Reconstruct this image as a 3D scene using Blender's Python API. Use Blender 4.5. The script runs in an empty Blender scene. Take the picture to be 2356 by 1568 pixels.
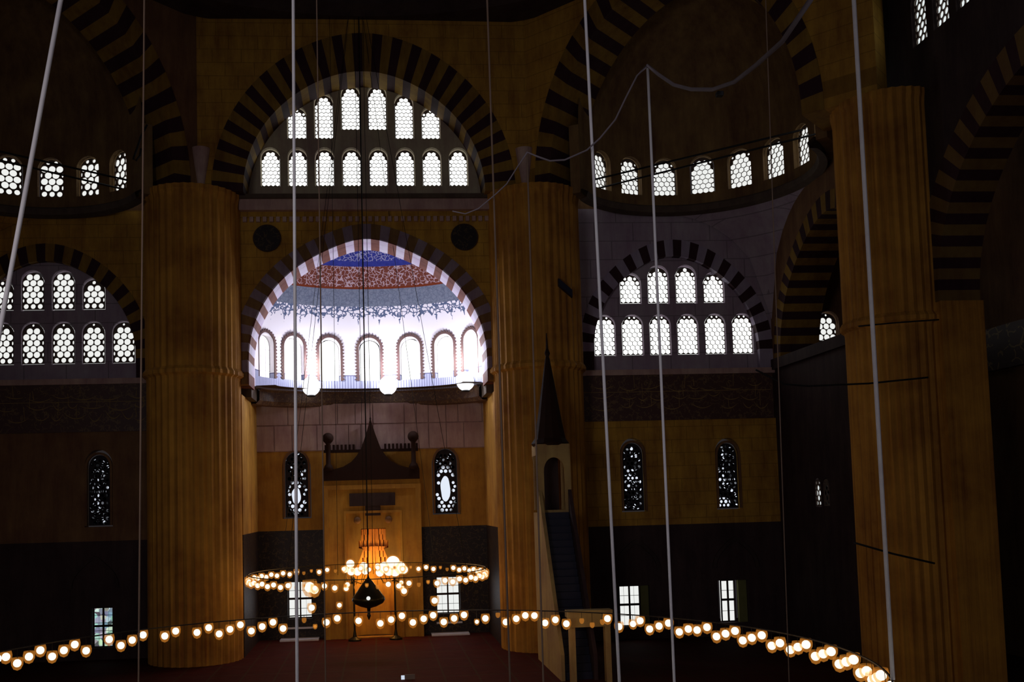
import bpy, bmesh, math, random
from mathutils import Vector, Matrix
from mathutils.geometry import delaunay_2d_cdt
random.seed(7)
S = bpy.context.scene
COL = S.collection
PI = math.pi
Z = Vector((0, 0, 1))

# ------------------------------------------------------------------ materials
def newmat(name):
    m = bpy.data.materials.new(name); m.use_nodes = True
    nt = m.node_tree; nt.nodes.clear()
    out = nt.nodes.new('ShaderNodeOutputMaterial')
    return m, nt, out
def N(nt, kind, **kw):
    n = nt.nodes.new(kind)
    for k, v in kw.items():
        if k == 'op': n.operation = v
        elif k.startswith('i'): n.inputs[int(k[1:])].default_value = v
        else: setattr(n, k, v)
    return n
def mth(nt, op, a, b=None, c=None, clamp=False):
    n = nt.nodes.new('ShaderNodeMath'); n.operation = op; n.use_clamp = clamp
    for i, v in enumerate((a, b, c)):
        if v is None: continue
        if isinstance(v, (int, float)): n.inputs[i].default_value = v
        else: nt.links.new(v, n.inputs[i])
    return n.outputs[0]
def mixc(nt, f, a, b):
    n = nt.nodes.new('ShaderNodeMix'); n.data_type = 'RGBA'
    if isinstance(f, (int, float)): n.inputs[0].default_value = f
    else: nt.links.new(f, n.inputs[0])
    for i, v in ((6, a), (7, b)):
        if isinstance(v, tuple): n.inputs[i].default_value = (*v, 1)
        else: nt.links.new(v, n.inputs[i])
    return n.outputs[2]
def coords(nt):
    g = nt.nodes.new('ShaderNodeNewGeometry')
    return g.outputs['Position']
def noise(nt, vec, scale, detail=4, rough=.6):
    n = N(nt, 'ShaderNodeTexNoise'); n.inputs['Scale'].default_value = scale
    n.inputs['Detail'].default_value = detail; n.inputs['Roughness'].default_value = rough
    nt.links.new(vec, n.inputs['Vector']); return n.outputs['Fac']
def scaled(nt, vec, s):
    n = N(nt, 'ShaderNodeMapping'); n.inputs['Scale'].default_value = s
    nt.links.new(vec, n.inputs['Vector']); return n.outputs[0]
def finish(nt, out, col, rough=.8, spec=.2, metal=0, bump=None, bs=.3):
    b = N(nt, 'ShaderNodeBsdfPrincipled')
    if isinstance(col, tuple): b.inputs['Base Color'].default_value = (*col, 1)
    else: nt.links.new(col, b.inputs['Base Color'])
    b.inputs['Roughness'].default_value = rough
    b.inputs['Specular IOR Level'].default_value = spec
    b.inputs['Metallic'].default_value = metal
    if bump is not None:
        bn = N(nt, 'ShaderNodeBump'); bn.inputs['Strength'].default_value = bs; bn.inputs['Distance'].default_value = .05
        nt.links.new(bump, bn.inputs['Height']); nt.links.new(bn.outputs[0], b.inputs['Normal'])
    nt.links.new(b.outputs[0], out.inputs[0])
    return b
def stone(name, c, var=.35, streak=(1, 1, .15), course=None, rough=.8):
    """masonry with blotches, vertical streaks and optional block joints (course height)"""
    m, nt, out = newmat(name)
    p = coords(nt)
    n1 = noise(nt, p, .55, 5, .65); n2 = noise(nt, scaled(nt, p, streak), 2.2, 5, .7)
    f = mth(nt, 'MULTIPLY', mth(nt, 'ADD', n1, n2), .5)
    f = mth(nt, 'MULTIPLY_ADD', f, 3.2, -1.1, clamp=True)
    dark = (c[0] * (1 - var), c[1] * (1 - var) * .82, c[2] * (1 - var)); lite = (min(1, c[0] * (1 + var * .5)), min(1, c[1] * (1 + var * .75)), min(1, c[2] * (1 + var * .6)))
    col = mixc(nt, f, dark, lite)
    if course:
        sx = N(nt, 'ShaderNodeSeparateXYZ'); nt.links.new(p, sx.inputs[0])
        zz = mth(nt, 'DIVIDE', sx.outputs[2], course)
        fr = mth(nt, 'FRACT', zz); jz = mth(nt, 'LESS_THAN', fr, .05)
        row = mth(nt, 'FLOOR', zz)
        off = mth(nt, 'FRACT', mth(nt, 'MULTIPLY', row, .437))
        hor = mth(nt, 'ADD', mth(nt, 'DIVIDE', mth(nt, 'ADD', sx.outputs[0], sx.outputs[1]), course * 2.1), off)
        jx = mth(nt, 'LESS_THAN', mth(nt, 'FRACT', hor), .025)
        j = mth(nt, 'MAXIMUM', jz, jx)
        col = mixc(nt, mth(nt, 'MULTIPLY', j, .55), col, tuple(v * .3 for v in c))
    finish(nt, out, col, rough, bump=n2)
    return m
def plain(name, c, rough=.7, metal=0, spec=.3):
    m, nt, out = newmat(name)
    n1 = noise(nt, coords(nt), 3.0, 4)
    col = mixc(nt, n1, tuple(v * .75 for v in c), tuple(min(1, v * 1.2) for v in c))
    finish(nt, out, col, rough, spec, metal)
    return m
def emit(name, c, s=1.0, sampled=False):
    m, nt, out = newmat(name)
    e = N(nt, 'ShaderNodeEmission'); e.inputs[0].default_value = (*c, 1); e.inputs[1].default_value = s
    nt.links.new(e.outputs[0], out.inputs[0])
    m.cycles.emission_sampling = 'AUTO' if sampled else 'NONE'
    return m

MUST = stone('limestone', (.46, .235, .035), .5, course=.62)
MUSTP = stone('pier_limestone', (.50, .225, .035), .55, streak=(2.4, 2.4, .05))
GREY = stone('lilac_marble', (.36, .30, .35), .25, course=.9)
GREYB = stone('pale_marble_slab', (.48, .32, .27), .35)
REDV = stone('dark_red_voussoir', (.045, .016, .02), .4)
YELV = stone('ochre_voussoir', (.27, .15, .025), .45)
GREYV = stone('grey_voussoir', (.34, .30, .38), .25)
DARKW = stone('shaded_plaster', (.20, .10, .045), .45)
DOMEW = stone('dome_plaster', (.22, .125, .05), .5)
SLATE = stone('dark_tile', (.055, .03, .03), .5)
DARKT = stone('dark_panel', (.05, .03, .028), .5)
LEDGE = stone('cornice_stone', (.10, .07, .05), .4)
BROWNV = stone('brown_voussoir', (.17, .065, .045), .3)
SPB = stone('spandrel_brown', (.20, .11, .04), .4)
SPG = stone('spandrel_grey', (.26, .20, .24), .3)
WHITEV = stone('white_voussoir', (.62, .60, .70), .15)
WHITEP = stone('white_plaster', (.80, .76, .80), .08)
CREAM = stone('mihrab_marble', (.45, .22, .035), .45)
WOODD = plain('dark_wood', (.028, .012, .007), .75, 0, .1)
IRON = plain('black_iron', (.012, .011, .012), .6, 0, .3)
BRASS = plain('dark_bronze', (.035, .028, .012), .35, .6)
ROPE = plain('pale_rope', (.98, .92, 1.0), .8)
ROPED = plain('dark_rope', (.20, .13, .09), .9)  # darker tone used for the thin cables
BLUEB = plain('blue_black_metal', (.01, .011, .03), .5)
PANE = emit('daylight_pane', (.86, .87, .845), 1.0)
PANEB = emit('strong_daylight_pane', (.86, .87, .845), 1.8)
PANEL = emit('dim_daylight_pane', (.80, .86, .86), .98)
BULB = emit('lit_bulb', (1.0, .90, .76), 2.2)
BULBD = emit('dim_bulb', (1.0, .38, .06), .7)
FLOODM = emit('floodlight_lens', (.95, .95, 1.0), 1.4)

def halo_cup():  # orange emission of the shell paints the halo around each bulb
    m, nt, out = newmat('halo_glass_cup')
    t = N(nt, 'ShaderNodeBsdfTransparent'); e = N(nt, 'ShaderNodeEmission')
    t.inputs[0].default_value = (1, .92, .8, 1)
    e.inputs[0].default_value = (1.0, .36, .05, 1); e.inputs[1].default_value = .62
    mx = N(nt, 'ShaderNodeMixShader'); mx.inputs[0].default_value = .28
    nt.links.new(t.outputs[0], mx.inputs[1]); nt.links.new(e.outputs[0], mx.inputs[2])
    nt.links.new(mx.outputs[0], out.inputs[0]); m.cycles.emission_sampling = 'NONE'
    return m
CUP = halo_cup()

def carpet():
    m, nt, out = newmat('red_carpet')
    p = coords(nt)
    sx = N(nt, 'ShaderNodeSeparateXYZ'); nt.links.new(p, sx.inputs[0])
    a = mth(nt, 'FRACT', mth(nt, 'DIVIDE', sx.outputs[0], 1.3)); b = mth(nt, 'FRACT', mth(nt, 'DIVIDE', sx.outputs[1], 2.1))
    j = mth(nt, 'MAXIMUM', mth(nt, 'LESS_THAN', a, .06), mth(nt, 'LESS_THAN', b, .05))
    n = noise(nt, p, 1.4, 6, .7)
    c = mixc(nt, n, (.03, .004, .003), (.08, .014, .008))
    c = mixc(nt, mth(nt, 'MULTIPLY', j, .6), c, (.05, .03, .012))
    finish(nt, out, c, .85, .06, bump=n)
    return m
CARPET = carpet()
SPILLM = plain('pale_daylight_strip', (.75, .72, .80), .35, 0, .6)  # pale tone carries the window daylight on the floor

def frieze_mat(name, base, ink, scale=1.0, amount=.5):
    """tile band with flowing light brush strokes"""
    m, nt, out = newmat(name)
    p = coords(nt)
    d = N(nt, 'ShaderNodeTexNoise'); d.inputs['Scale'].default_value = 1.6 * scale; nt.links.new(p, d.inputs['Vector'])
    add = N(nt, 'ShaderNodeMixRGB'); add.blend_type = 'ADD'; add.inputs[0].default_value = .7
    nt.links.new(p, add.inputs[1]); nt.links.new(d.outputs['Color'], add.inputs[2])
    v = N(nt, 'ShaderNodeTexVoronoi'); v.feature = 'DISTANCE_TO_EDGE'; v.inputs['Scale'].default_value = 2.2 * scale
    nt.links.new(add.outputs[0], v.inputs['Vector'])
    line = mth(nt, 'LESS_THAN', v.outputs['Distance'], .06)
    gate = mth(nt, 'GREATER_THAN', noise(nt, p, 2.5 * scale, 2), .48)
    f = mth(nt, 'MULTIPLY', mth(nt, 'MULTIPLY', line, gate), amount)
    finish(nt, out, mixc(nt, f, base, ink), .5, .3)
    return m
FRIEZE = frieze_mat('inscription_tile', (.075, .035, .03), (.5, .36, .13), 1.5, .16)
TILE = frieze_mat('patterned_tile', (.016, .009, .010), (.14, .09, .03), 1.6, .35)

def apse_paint():
    """painted semi-dome: blue crown, red calligraphy belt, grey-blue belt with a palmette fringe, white below"""
    m, nt, out = newmat('painted_semi_dome')
    p = coords(nt)
    sx = N(nt, 'ShaderNodeSeparateXYZ'); nt.links.new(p, sx.inputs[0])
    z = sx.outputs[2]
    az = mth(nt, 'ARCTAN2', mth(nt, 'DIVIDE', sx.outputs[0], 5.5), mth(nt, 'DIVIDE', mth(nt, 'SUBTRACT', sx.outputs[1], 46.7), 3.3))
    # fringe of palmettes hanging down: period in azimuth
    per = 16 / PI
    t = mth(nt, 'ABSOLUTE', mth(nt, 'SUBTRACT', mth(nt, 'FRACT', mth(nt, 'MULTIPLY', az, per)), .5))
    t2 = mth(nt, 'ABSOLUTE', mth(nt, 'SUBTRACT', mth(nt, 'FRACT', mth(nt, 'MULTIPLY', az, per * 2)), .5))
    drop = mth(nt, 'ADD', mth(nt, 'MULTIPLY', mth(nt, 'POWER', mth(nt, 'SUBTRACT', 1.0, mth(nt, 'MULTIPLY', t, 2)), 7), .55),
               mth(nt, 'MULTIPLY', mth(nt, 'POWER', mth(nt, 'SUBTRACT', 1.0, mth(nt, 'MULTIPLY', t2, 2)), 2), .22))
    fringe_edge = mth(nt, 'SUBTRACT', 16.35, drop)
    d = noise(nt, p, 5.0, 3)
    v = N(nt, 'ShaderNodeTexVoronoi'); v.feature = 'DISTANCE_TO_EDGE'; v.inputs['Scale'].default_value = 5.0
    vp = N(nt, 'ShaderNodeMixRGB'); vp.blend_type = 'ADD'; vp.inputs[0].default_value = .35
    nn = N(nt, 'ShaderNodeTexNoise'); nn.inputs['Scale'].default_value = 3; nt.links.new(p, nn.inputs['Vector'])
    nt.links.new(p, vp.inputs[1]); nt.links.new(nn.outputs['Color'], vp.inputs[2]); nt.links.new(vp.outputs[0], v.inputs['Vector'])
    vine = mth(nt, 'LESS_THAN', v.outputs['Distance'], .07)
    white = (.84, .80, .84)
    fr_in = mth(nt, 'GREATER_THAN', z, fringe_edge)
    lacey = mth(nt, 'MAXIMUM', mth(nt, 'GREATER_THAN', z, 16.75), mth(nt, 'LESS_THAN', v.outputs['Distance'], .12))
    col = mixc(nt, mth(nt, 'MULTIPLY', fr_in, lacey), white, (.10, .13, .22))
    belt = mth(nt, 'GREATER_THAN', z, 16.75)
    beltc = mixc(nt, d, (.11, .14, .20), (.24, .26, .32))
    beltc = mixc(nt, mth(nt, 'MULTIPLY', vine, .45), beltc, (.07, .08, .14))
    col = mixc(nt, belt, col, beltc)
    red = mth(nt, 'GREATER_THAN', z, 17.62)
    strokes = mth(nt, 'MULTIPLY', vine, mth(nt, 'GREATER_THAN', noise(nt, scaled(nt, p, (1.5, 1.5, .8)), 3.0, 2), .40))
    redc = mixc(nt, d, (.11, .022, .012), (.19, .06, .04))
    redc = mixc(nt, mth(nt, 'MULTIPLY', strokes, .9), redc, (.48, .36, .40))
    col = mixc(nt, red, col, redc)
    col = mixc(nt, mth(nt, 'MULTIPLY', mth(nt, 'GREATER_THAN', z, 17.60), mth(nt, 'LESS_THAN', z, 17.70)), col, (.16, .03, .01))
    blue = mth(nt, 'GREATER_THAN', z, 18.62)
    bluec = mixc(nt, d, (.015, .02, .14), (.04, .05, .30))
    bluec = mixc(nt, mth(nt, 'MULTIPLY', vine, mth(nt, 'GREATER_THAN', z, 18.85)), bluec, (.28, .28, .42))
    col = mixc(nt, blue, col, bluec)
    finish(nt, out, col, .8, .1)
    return m
APSE = apse_paint()

def drum_paint():
    """white drum with a lattice-railing pattern along its foot"""
    m, nt, out = newmat('drum_plaster')
    p = coords(nt)
    sx = N(nt, 'ShaderNodeSeparateXYZ'); nt.links.new(p, sx.inputs[0])
    az = mth(nt, 'ARCTAN2', mth(nt, 'DIVIDE', sx.outputs[0], 5.5), mth(nt, 'DIVIDE', mth(nt, 'SUBTRACT', sx.outputs[1], 46.7), 3.3))
    bars = mth(nt, 'LESS_THAN', mth(nt, 'FRACT', mth(nt, 'MULTIPLY', az, 120 / PI)), .3)
    low = mth(nt, 'LESS_THAN', sx.outputs[2], 13.25)
    rail = mth(nt, 'MULTIPLY', mth(nt, 'GREATER_THAN', sx.outputs[2], 13.2), low)
    f = mth(nt, 'MAXIMUM', mth(nt, 'MULTIPLY', mth(nt, 'MULTIPLY', bars, low), .8), rail)
    c = mixc(nt, low, (.84, .80, .84), (.35, .36, .50))
    finish(nt, out, mixc(nt, f, c, (.12, .12, .2)), .8, .1)
    return m
DRUM = drum_paint()

def stained(name, cx, cy, z0, z1, cell, bright, spot=None):
    """coloured-glass pane, each piece of glass with its own daylight brightness; spot = (x, z, rx, rz) patch of open sky behind"""
    m, nt, out = newmat(name)
    p = coords(nt)
    v = N(nt, 'ShaderNodeTexVoronoi'); v.feature = 'F1'; v.inputs['Scale'].default_value = cell; v.inputs['Randomness'].default_value = .5
    nt.links.new(p, v.inputs['Vector'])
    sc = N(nt, 'ShaderNodeSeparateColor'); nt.links.new(v.outputs['Color'], sc.inputs[0])
    b = mth(nt, 'MULTIPLY', mth(nt, 'POWER', sc.outputs[0], 3.2), bright)
    dot = mth(nt, 'LESS_THAN', v.outputs['Distance'], .42 / 1)
    b = mth(nt, 'MULTIPLY', b, dot)
    if spot:
        sx = N(nt, 'ShaderNodeSeparateXYZ'); nt.links.new(p, sx.inputs[0])
        a = mth(nt, 'POWER', mth(nt, 'DIVIDE', mth(nt, 'SUBTRACT', sx.outputs[0], spot[0]), spot[2]), 2)
        c = mth(nt, 'POWER', mth(nt, 'DIVIDE', mth(nt, 'SUBTRACT', sx.outputs[2], spot[1]), spot[3]), 2)
        w = mth(nt, 'SUBTRACT', 1.35, mth(nt, 'ADD', a, c), clamp=True)
        b = mth(nt, 'MAXIMUM', mth(nt, 'MULTIPLY', w, 2.2), b)
    b = mth(nt, 'MINIMUM', b, .95)
    e = N(nt, 'ShaderNodeEmission'); e.inputs[0].default_value = (.82, .88, 1, 1)
    nt.links.new(b, e.inputs[1]); nt.links.new(e.outputs[0], out.inputs[0])
    m.cycles.emission_sampling = 'NONE'
    return m

# ------------------------------------------------------------------ objects
def link(name, me, mats, parent=None):
    o = bpy.data.objects.new(name, me); COL.objects.link(o)
    if mats is not None and not me.materials:
        for m in (mats if isinstance(mats, (list, tuple)) else [mats]): me.materials.append(m)
    if parent: o.parent = parent
    return o
def tag(o, label, cat, group=None, kind=None):
    if label: o['label'] = label
    if cat: o['category'] = cat
    if group: o['group'] = group
    if kind: o['kind'] = kind
    return o
def struct(o, label, cat=None):
    o['kind'] = 'structure'; o['label'] = label; o['category'] = cat or 'wall'
    return o
def empty(name, loc=(0, 0, 0)):
    o = bpy.data.objects.new(name, None); o.empty_display_size = .2; COL.objects.link(o); o.location = loc
    return o
def bm_obj(name, bm, mats, parent=None, smooth=False):
    bmesh.ops.recalc_face_normals(bm, faces=bm.faces)
    me = bpy.data.meshes.new(name); bm.to_mesh(me); bm.free()
    if smooth:
        for p in me.polygons: p.use_smooth = True
    return link(name, me, mats, parent)

class Frame:
    def __init__(s, o, R, Nn): s.o = Vector(o); s.R = Vector(R).normalized(); s.N = Vector(Nn).normalized()
    def __call__(s, x, z, d=0.0): return s.o + s.R * x + Z * z + s.N * d
def FY(Y): return Frame((0, Y, 0), (1, 0, 0), (0, 1, 0))        # wall facing the viewer
def FXR(X): return Frame((X, 0, 0), (0, 1, 0), (1, 0, 0))       # wall on the right, local x = world Y
def FXL(X): return Frame((X, 0, 0), (0, 1, 0), (-1, 0, 0))
def diag(side, dist, cx=0, cy=25.8):
    s = side; k = 1 / math.sqrt(2)
    return Frame((cx + s * dist * k, cy + dist * k, 0), (s * k, -k, 0), (s * k, k, 0))

def plate_bm(loops, t, bend=None, cuts=None):
    """plate with holes (even-odd) as bmesh in local (x, z, depth), triangulated by constrained Delaunay"""
    V = []; E = []; segs = []
    for L in loops:
        n0 = len(V); V += [Vector(p) for p in L]; n = len(L)
        E += [(n0 + i, n0 + (i + 1) % n) for i in range(n)]
        segs.append((min(p[0] for p in L), max(p[0] for p in L), min(p[1] for p in L), max(p[1] for p in L), L))
    vo, eo_, fo_, *_r = delaunay_2d_cdt(V, E, [], 0, 1e-6)
    def inside(x, y):
        c = False
        for x0, x1, y0, y1, L in segs:
            if x < x0 or x > x1 or y < y0 or y > y1: continue
            px, py = L[-1]
            for qx, qy in L:
                if (qy > y) != (py > y) and x < (px - qx) * (y - qy) / (py - qy) + qx: c = not c
                px, py = qx, qy
        return c
    bm = bmesh.new(); bv = [bm.verts.new((v.x, v.y, 0)) for v in vo]
    for f in fo_:
        cx_ = sum(vo[i].x for i in f) / len(f); cy2 = sum(vo[i].y for i in f) / len(f)
        if inside(cx_, cy2): bm.faces.new([bv[i] for i in f])
    for v in list(bm.verts):
        if not v.link_faces: bm.verts.remove(v)
    if cuts:
        for c in cuts:
            g = bm.verts[:] + bm.edges[:] + bm.faces[:]
            bmesh.ops.bisect_plane(bm, geom=g, plane_co=(c, 0, 0), plane_no=(1, 0, 0), dist=1e-5)
    if t:
        r = bmesh.ops.extrude_face_region(bm, geom=bm.faces[:])
        for v in r['geom']:
            if isinstance(v, bmesh.types.BMVert): v.co.z += t
    return bm
def plate(name, loops, t, frame, mat, d0=0.0, parent=None, cuts=None, mapf=None):
    bm = plate_bm(loops, t, cuts=cuts)
    for v in bm.verts:
        v.co = mapf(v.co.x, v.co.y, v.co.z + d0) if mapf else frame(v.co.x, v.co.y, v.co.z + d0)
    return bm_obj(name, bm, mat, parent)
def box_bm(bm, c0, c1, frame=None, mi=0):
    vs = []
    for x in (c0[0], c1[0]):
        for y in (c0[1], c1[1]):
            for z in (c0[2], c1[2]):
                vs.append(bm.verts.new(frame(x, z, y) if frame else (x, y, z)))
    for f in ((0, 1, 3, 2), (4, 6, 7, 5), (0, 4, 5, 1), (2, 3, 7, 6), (0, 2, 6, 4), (1, 5, 7, 3)):
        bm.faces.new([vs[i] for i in f]).material_index = mi
def box(name, c0, c1, mat, parent=None, frame=None, bevel=0):
    bm = bmesh.new(); box_bm(bm, c0, c1, frame)
    if bevel: bmesh.ops.bevel(bm, geom=bm.edges[:], offset=bevel, segments=2, affect='EDGES', profile=.5)
    return bm_obj(name, bm, mat, parent)
def lathe_bm(bm, prof, seg=24, c=(0, 0, 0), mi=0, a0=0, a1=2 * PI, flute=0, nfl=0, caps=True):
    full = abs(a1 - a0 - 2 * PI) < 1e-6
    rings = []
    for r, z in prof:
        ring = []
        for i in range(seg if full else seg + 1):
            a = a0 + (a1 - a0) * i / seg
            rr = r + (flute * math.cos(a * nfl) if flute else 0)
            ring.append(bm.verts.new((c[0] + rr * math.cos(a), c[1] + rr * math.sin(a), c[2] + z)))
        rings.append(ring)
    for A, B in zip(rings, rings[1:]):
        n = len(A)
        for i in range(n if full else n - 1):
            bm.faces.new((A[i], A[(i + 1) % n], B[(i + 1) % n], B[i])).material_index = mi
    if full and caps:
        for R_, in ((rings[0],), (rings[-1],)):
            try: bm.faces.new(R_)
            except ValueError: pass
def tube_bm(bm, pts, rad, seg=8, closed=False):
    pts = [Vector(p) for p in pts]; n = len(pts)
    rad = rad if isinstance(rad, (list, tuple)) else [rad] * n
    rings = []; up = None
    for i, p in enumerate(pts):
        a = pts[(i - 1) % n] if (i or closed) else p; b = pts[(i + 1) % n] if (i < n - 1 or closed) else p
        t = (b - a).normalized()
        if up is None:
            up = Vector((0, 0, 1)) if abs(t.z) < .9 else Vector((1, 0, 0))
        u = (up - t * up.dot(t)).normalized(); w = t.cross(u); up = u
        rings.append([bm.verts.new(p + (u * math.cos(2 * PI * k / seg) + w * math.sin(2 * PI * k / seg)) * rad[i]) for k in range(seg)])
    rng = range(n) if closed else range(n - 1)
    for i in rng:
        A, B = rings[i], rings[(i + 1) % n]
        for k in range(seg): bm.faces.new((A[k], A[(k + 1) % seg], B[(k + 1) % seg], B[k]))
    if not closed:
        bm.faces.new(rings[0]); bm.faces.new(rings[-1])
def tube(name, pts, rad, mat, parent=None, seg=8, closed=False):
    bm = bmesh.new(); tube_bm(bm, pts, rad, seg, closed)
    return bm_obj(name, bm, mat, parent, True)
def sphere_bm(bm, c, r, seg=12, rings=8, sz=1.0):
    prof = [(max(r * math.sin(PI * i / rings), 1e-4), -r * sz * math.cos(PI * i / rings)) for i in range(rings + 1)]
    lathe_bm(bm, prof, seg, c)

# ------------------------------------------------------------------ windows
def arch_loop(w, h, x0=0, z0=0, n=10, point=.0, shoulder=None):
    """round (or slightly pointed) headed opening, width w, total height h, foot at z0"""
    r = w / 2; zs = z0 + h - r * (1 + point)
    L = [(x0 - r, z0), (x0 + r, z0)]
    for i in range(n + 1):
        a = PI * i / n
        L.append((x0 + r * math.cos(a), zs + r * (1 + point) * math.sin(a) ** (1 if not point else .9)))
    return L
def circle(cx, cz, r, n=10):
    return [(cx + r * math.cos(2 * PI * (i + .5) / n), cz + r * math.sin(2 * PI * (i + .5) / n)) for i in range(n)]
_gr = {}
def grille_mesh(w, h, fill, cols=3):
    key = (round(w, 3), round(h, 3), fill, cols)
    if key in _gr: return _gr[key]
    p = w / (cols + .12); r = p * fill; dz = p * .866
    loops = [arch_loop(w, h, n=14)]
    zs = h - w / 2
    def ins(x, z, rr):
        if z - rr < .012 or abs(x) + rr > w / 2 - .008: return False
        if z > zs and math.hypot(x, z - zs) + rr > w / 2 - .012: return False
        return True
    row = 0; z = p * .5
    while z < h:
        odd = row % 2
        xs = [(-(cols - 1) / 2 + i) * p for i in range(cols)] if not odd else [(-(cols) / 2 + i) * p for i in range(cols + 1)]
        for x in xs:
            for rr in (r, r * .78, r * .55, r * .36):
                if ins(x, z, rr): loops.append(circle(x, z, rr, 12)); break
            else:
                if odd and abs(abs(x) - cols / 2 * p) < 1e-3:
                    sx = (w / 2 - r * .32 - .01) * (1 if x > 0 else -1)
                    if ins(sx, z, r * .3): loops.append([(sx + r * .27 * math.cos(a), z + r * .62 * math.sin(a)) for a in [2 * PI * k / 8 for k in range(8)]])
        row += 1; z += dz
    bm = plate_bm(loops, .05)
    for v in bm.verts: v.co = Vector((v.co.x, v.co.z, v.co.y))
    bmesh.ops.recalc_face_normals(bm, faces=bm.faces)
    me = bpy.data.meshes.new('grille'); bm.to_mesh(me); bm.free(); _gr[key] = me
    return me
def hex_mesh(w, h, cols=4, web=.016):
    key = ('hex', round(w, 3), round(h, 3), cols, web)
    if key in _gr: return _gr[key]
    p = (w - .02) / cols; dz = p * .866; loops = [arch_loop(w, h, n=14)]; zs = h - w / 2
    R0 = (p - web) / 1.7321
    def hexa(x, z, r): return [(x + r * math.cos(PI / 2 + PI * k / 3), z + r * math.sin(PI / 2 + PI * k / 3)) for k in range(6)]
    def ok(L):
        for a, b in L:
            if b < .01 or abs(a) > w / 2 - .008: return False
            if b > zs and math.hypot(a, b - zs) > w / 2 - .008: return False
        return True
    row = 0; z = R0 + .012
    while z < h:
        n = cols if row % 2 == 0 else cols - 1
        xs = [(-(n - 1) / 2 + i) * p for i in range(n)]
        for x in xs:
            for k in (1, .8, .6, .42):
                L = hexa(x, z, R0 * k)
                if ok(L): loops.append(L); break
        if row % 2 == 1:
            for sg in (-1, 1):
                e = sg * (w / 2 - .012); i_ = sg * (w / 2 - p / 2 + web * .6)
                L = [(i_, z - R0 * .5), (e, z - R0 * .72), (e, z + R0 * .72), (i_, z + R0 * .5)]
                if ok(L): loops.append(L if sg < 0 else L[::-1])
        row += 1; z += dz
    bm = plate_bm(loops, .04)
    for v in bm.verts: v.co = Vector((v.co.x, v.co.z, v.co.y))
    bmesh.ops.recalc_face_normals(bm, faces=bm.faces)
    me = bpy.data.meshes.new('grille'); bm.to_mesh(me); bm.free(); _gr[key] = me
    return me
_pn = {}
def pane_mesh(w, h):
    key = (round(w, 3), round(h, 3))
    if key in _pn: return _pn[key]
    bm = plate_bm([arch_loop(w, h, n=10)], .01)
    for v in bm.verts: v.co = Vector((v.co.x, v.co.z + .09, v.co.y))
    me = bpy.data.meshes.new('pane'); bm.to_mesh(me); bm.free(); _pn[key] = me
    return me
WN = [0]
def pierced_window(pos, ang, w, h, label, fill=.48, cols=3, pane=None, gmat=None, grille_me=None, cat='window'):
    """ang: rotation about z; local +Y is outwards"""
    WN[0] += 1
    e = empty('window_%d' % WN[0], pos); e.rotation_euler = (0, 0, ang)
    struct(e, label, cat)
    g = bpy.data.objects.new('grille', grille_me or grille_mesh(w, h, fill, cols)); COL.objects.link(g); g.parent = e
    if not g.data.materials: g.data.materials.append(gmat or PLASTERG)
    pm = pane_mesh(w, h)
    key = (pm.name, (pane or PANE).name)
    if not pm.materials: pm.materials.append(pane or PANE)
    elif pm.materials[0] != (pane or PANE):
        pm = pm.copy(); pm.materials.clear(); pm.materials.append(pane or PANE)
    q = bpy.data.objects.new('pane', pm); COL.objects.link(q); q.parent = e
    return e
PLASTERG = stone('pierced_plaster', (.16, .13, .10), .2)

# ------------------------------------------------------------------ striped arches
def arc_pts(c, rx, rz, a0, a1, n, bump=0.0, bw=.35, leg=0.0):
    out = []
    for i in range(n + 1):
        a = a0 + (a1 - a0) * i / n
        b = bump * math.exp(-((a - PI / 2) / bw) ** 2)
        out.append((c[0] + rx * math.cos(a), c[1] + (rz + b) * math.sin(a)))
    return out
def arch_blocks(name, frame, inner, outer, depth, mats, d0=0.0, sub=1, bulge=0.0, start=0):
    """inner/outer: point lists; every `sub` segments is one block; depth goes into the wall"""
    bm = bmesh.new(); n = len(inner) - 1
    for i in range(n):
        mi = ((i // sub) + start) % 2
        a, b, c, d = inner[i], inner[i + 1], outer[i + 1], outer[i]
        fr = [bm.verts.new(frame(*q, d0)) for q in (a, b, c, d)]
        bk = [bm.verts.new(frame(*q, d0 + depth)) for q in (a, b, c, d)]
        for f in ([fr[0], fr[1], fr[2], fr[3]], [bk[3], bk[2], bk[1], bk[0]], [fr[1], fr[0], bk[0], bk[1]], [fr[3], fr[2], bk[2], bk[3]], [fr[0], fr[3], bk[3], bk[0]], [fr[2], fr[1], bk[1], bk[2]]):
            bm.faces.new(f).material_index = mi
    return bm_obj(name, bm, mats)
TR = [0]
def trim(): TR[0] += 1; return 'trim_%d' % TR[0]
def rect(x0, z0, x1, z1): return [(x0, z0), (x1, z0), (x1, z1), (x0, z1)]

# ================================================================== SETTING
# floor
bm = bmesh.new(); box_bm(bm, (-27, 6, -.3), (27, 52, 0))
struct(bm_obj('floor', bm, CARPET), 'dark red carpeted floor of the prayer hall', 'floor')

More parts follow.
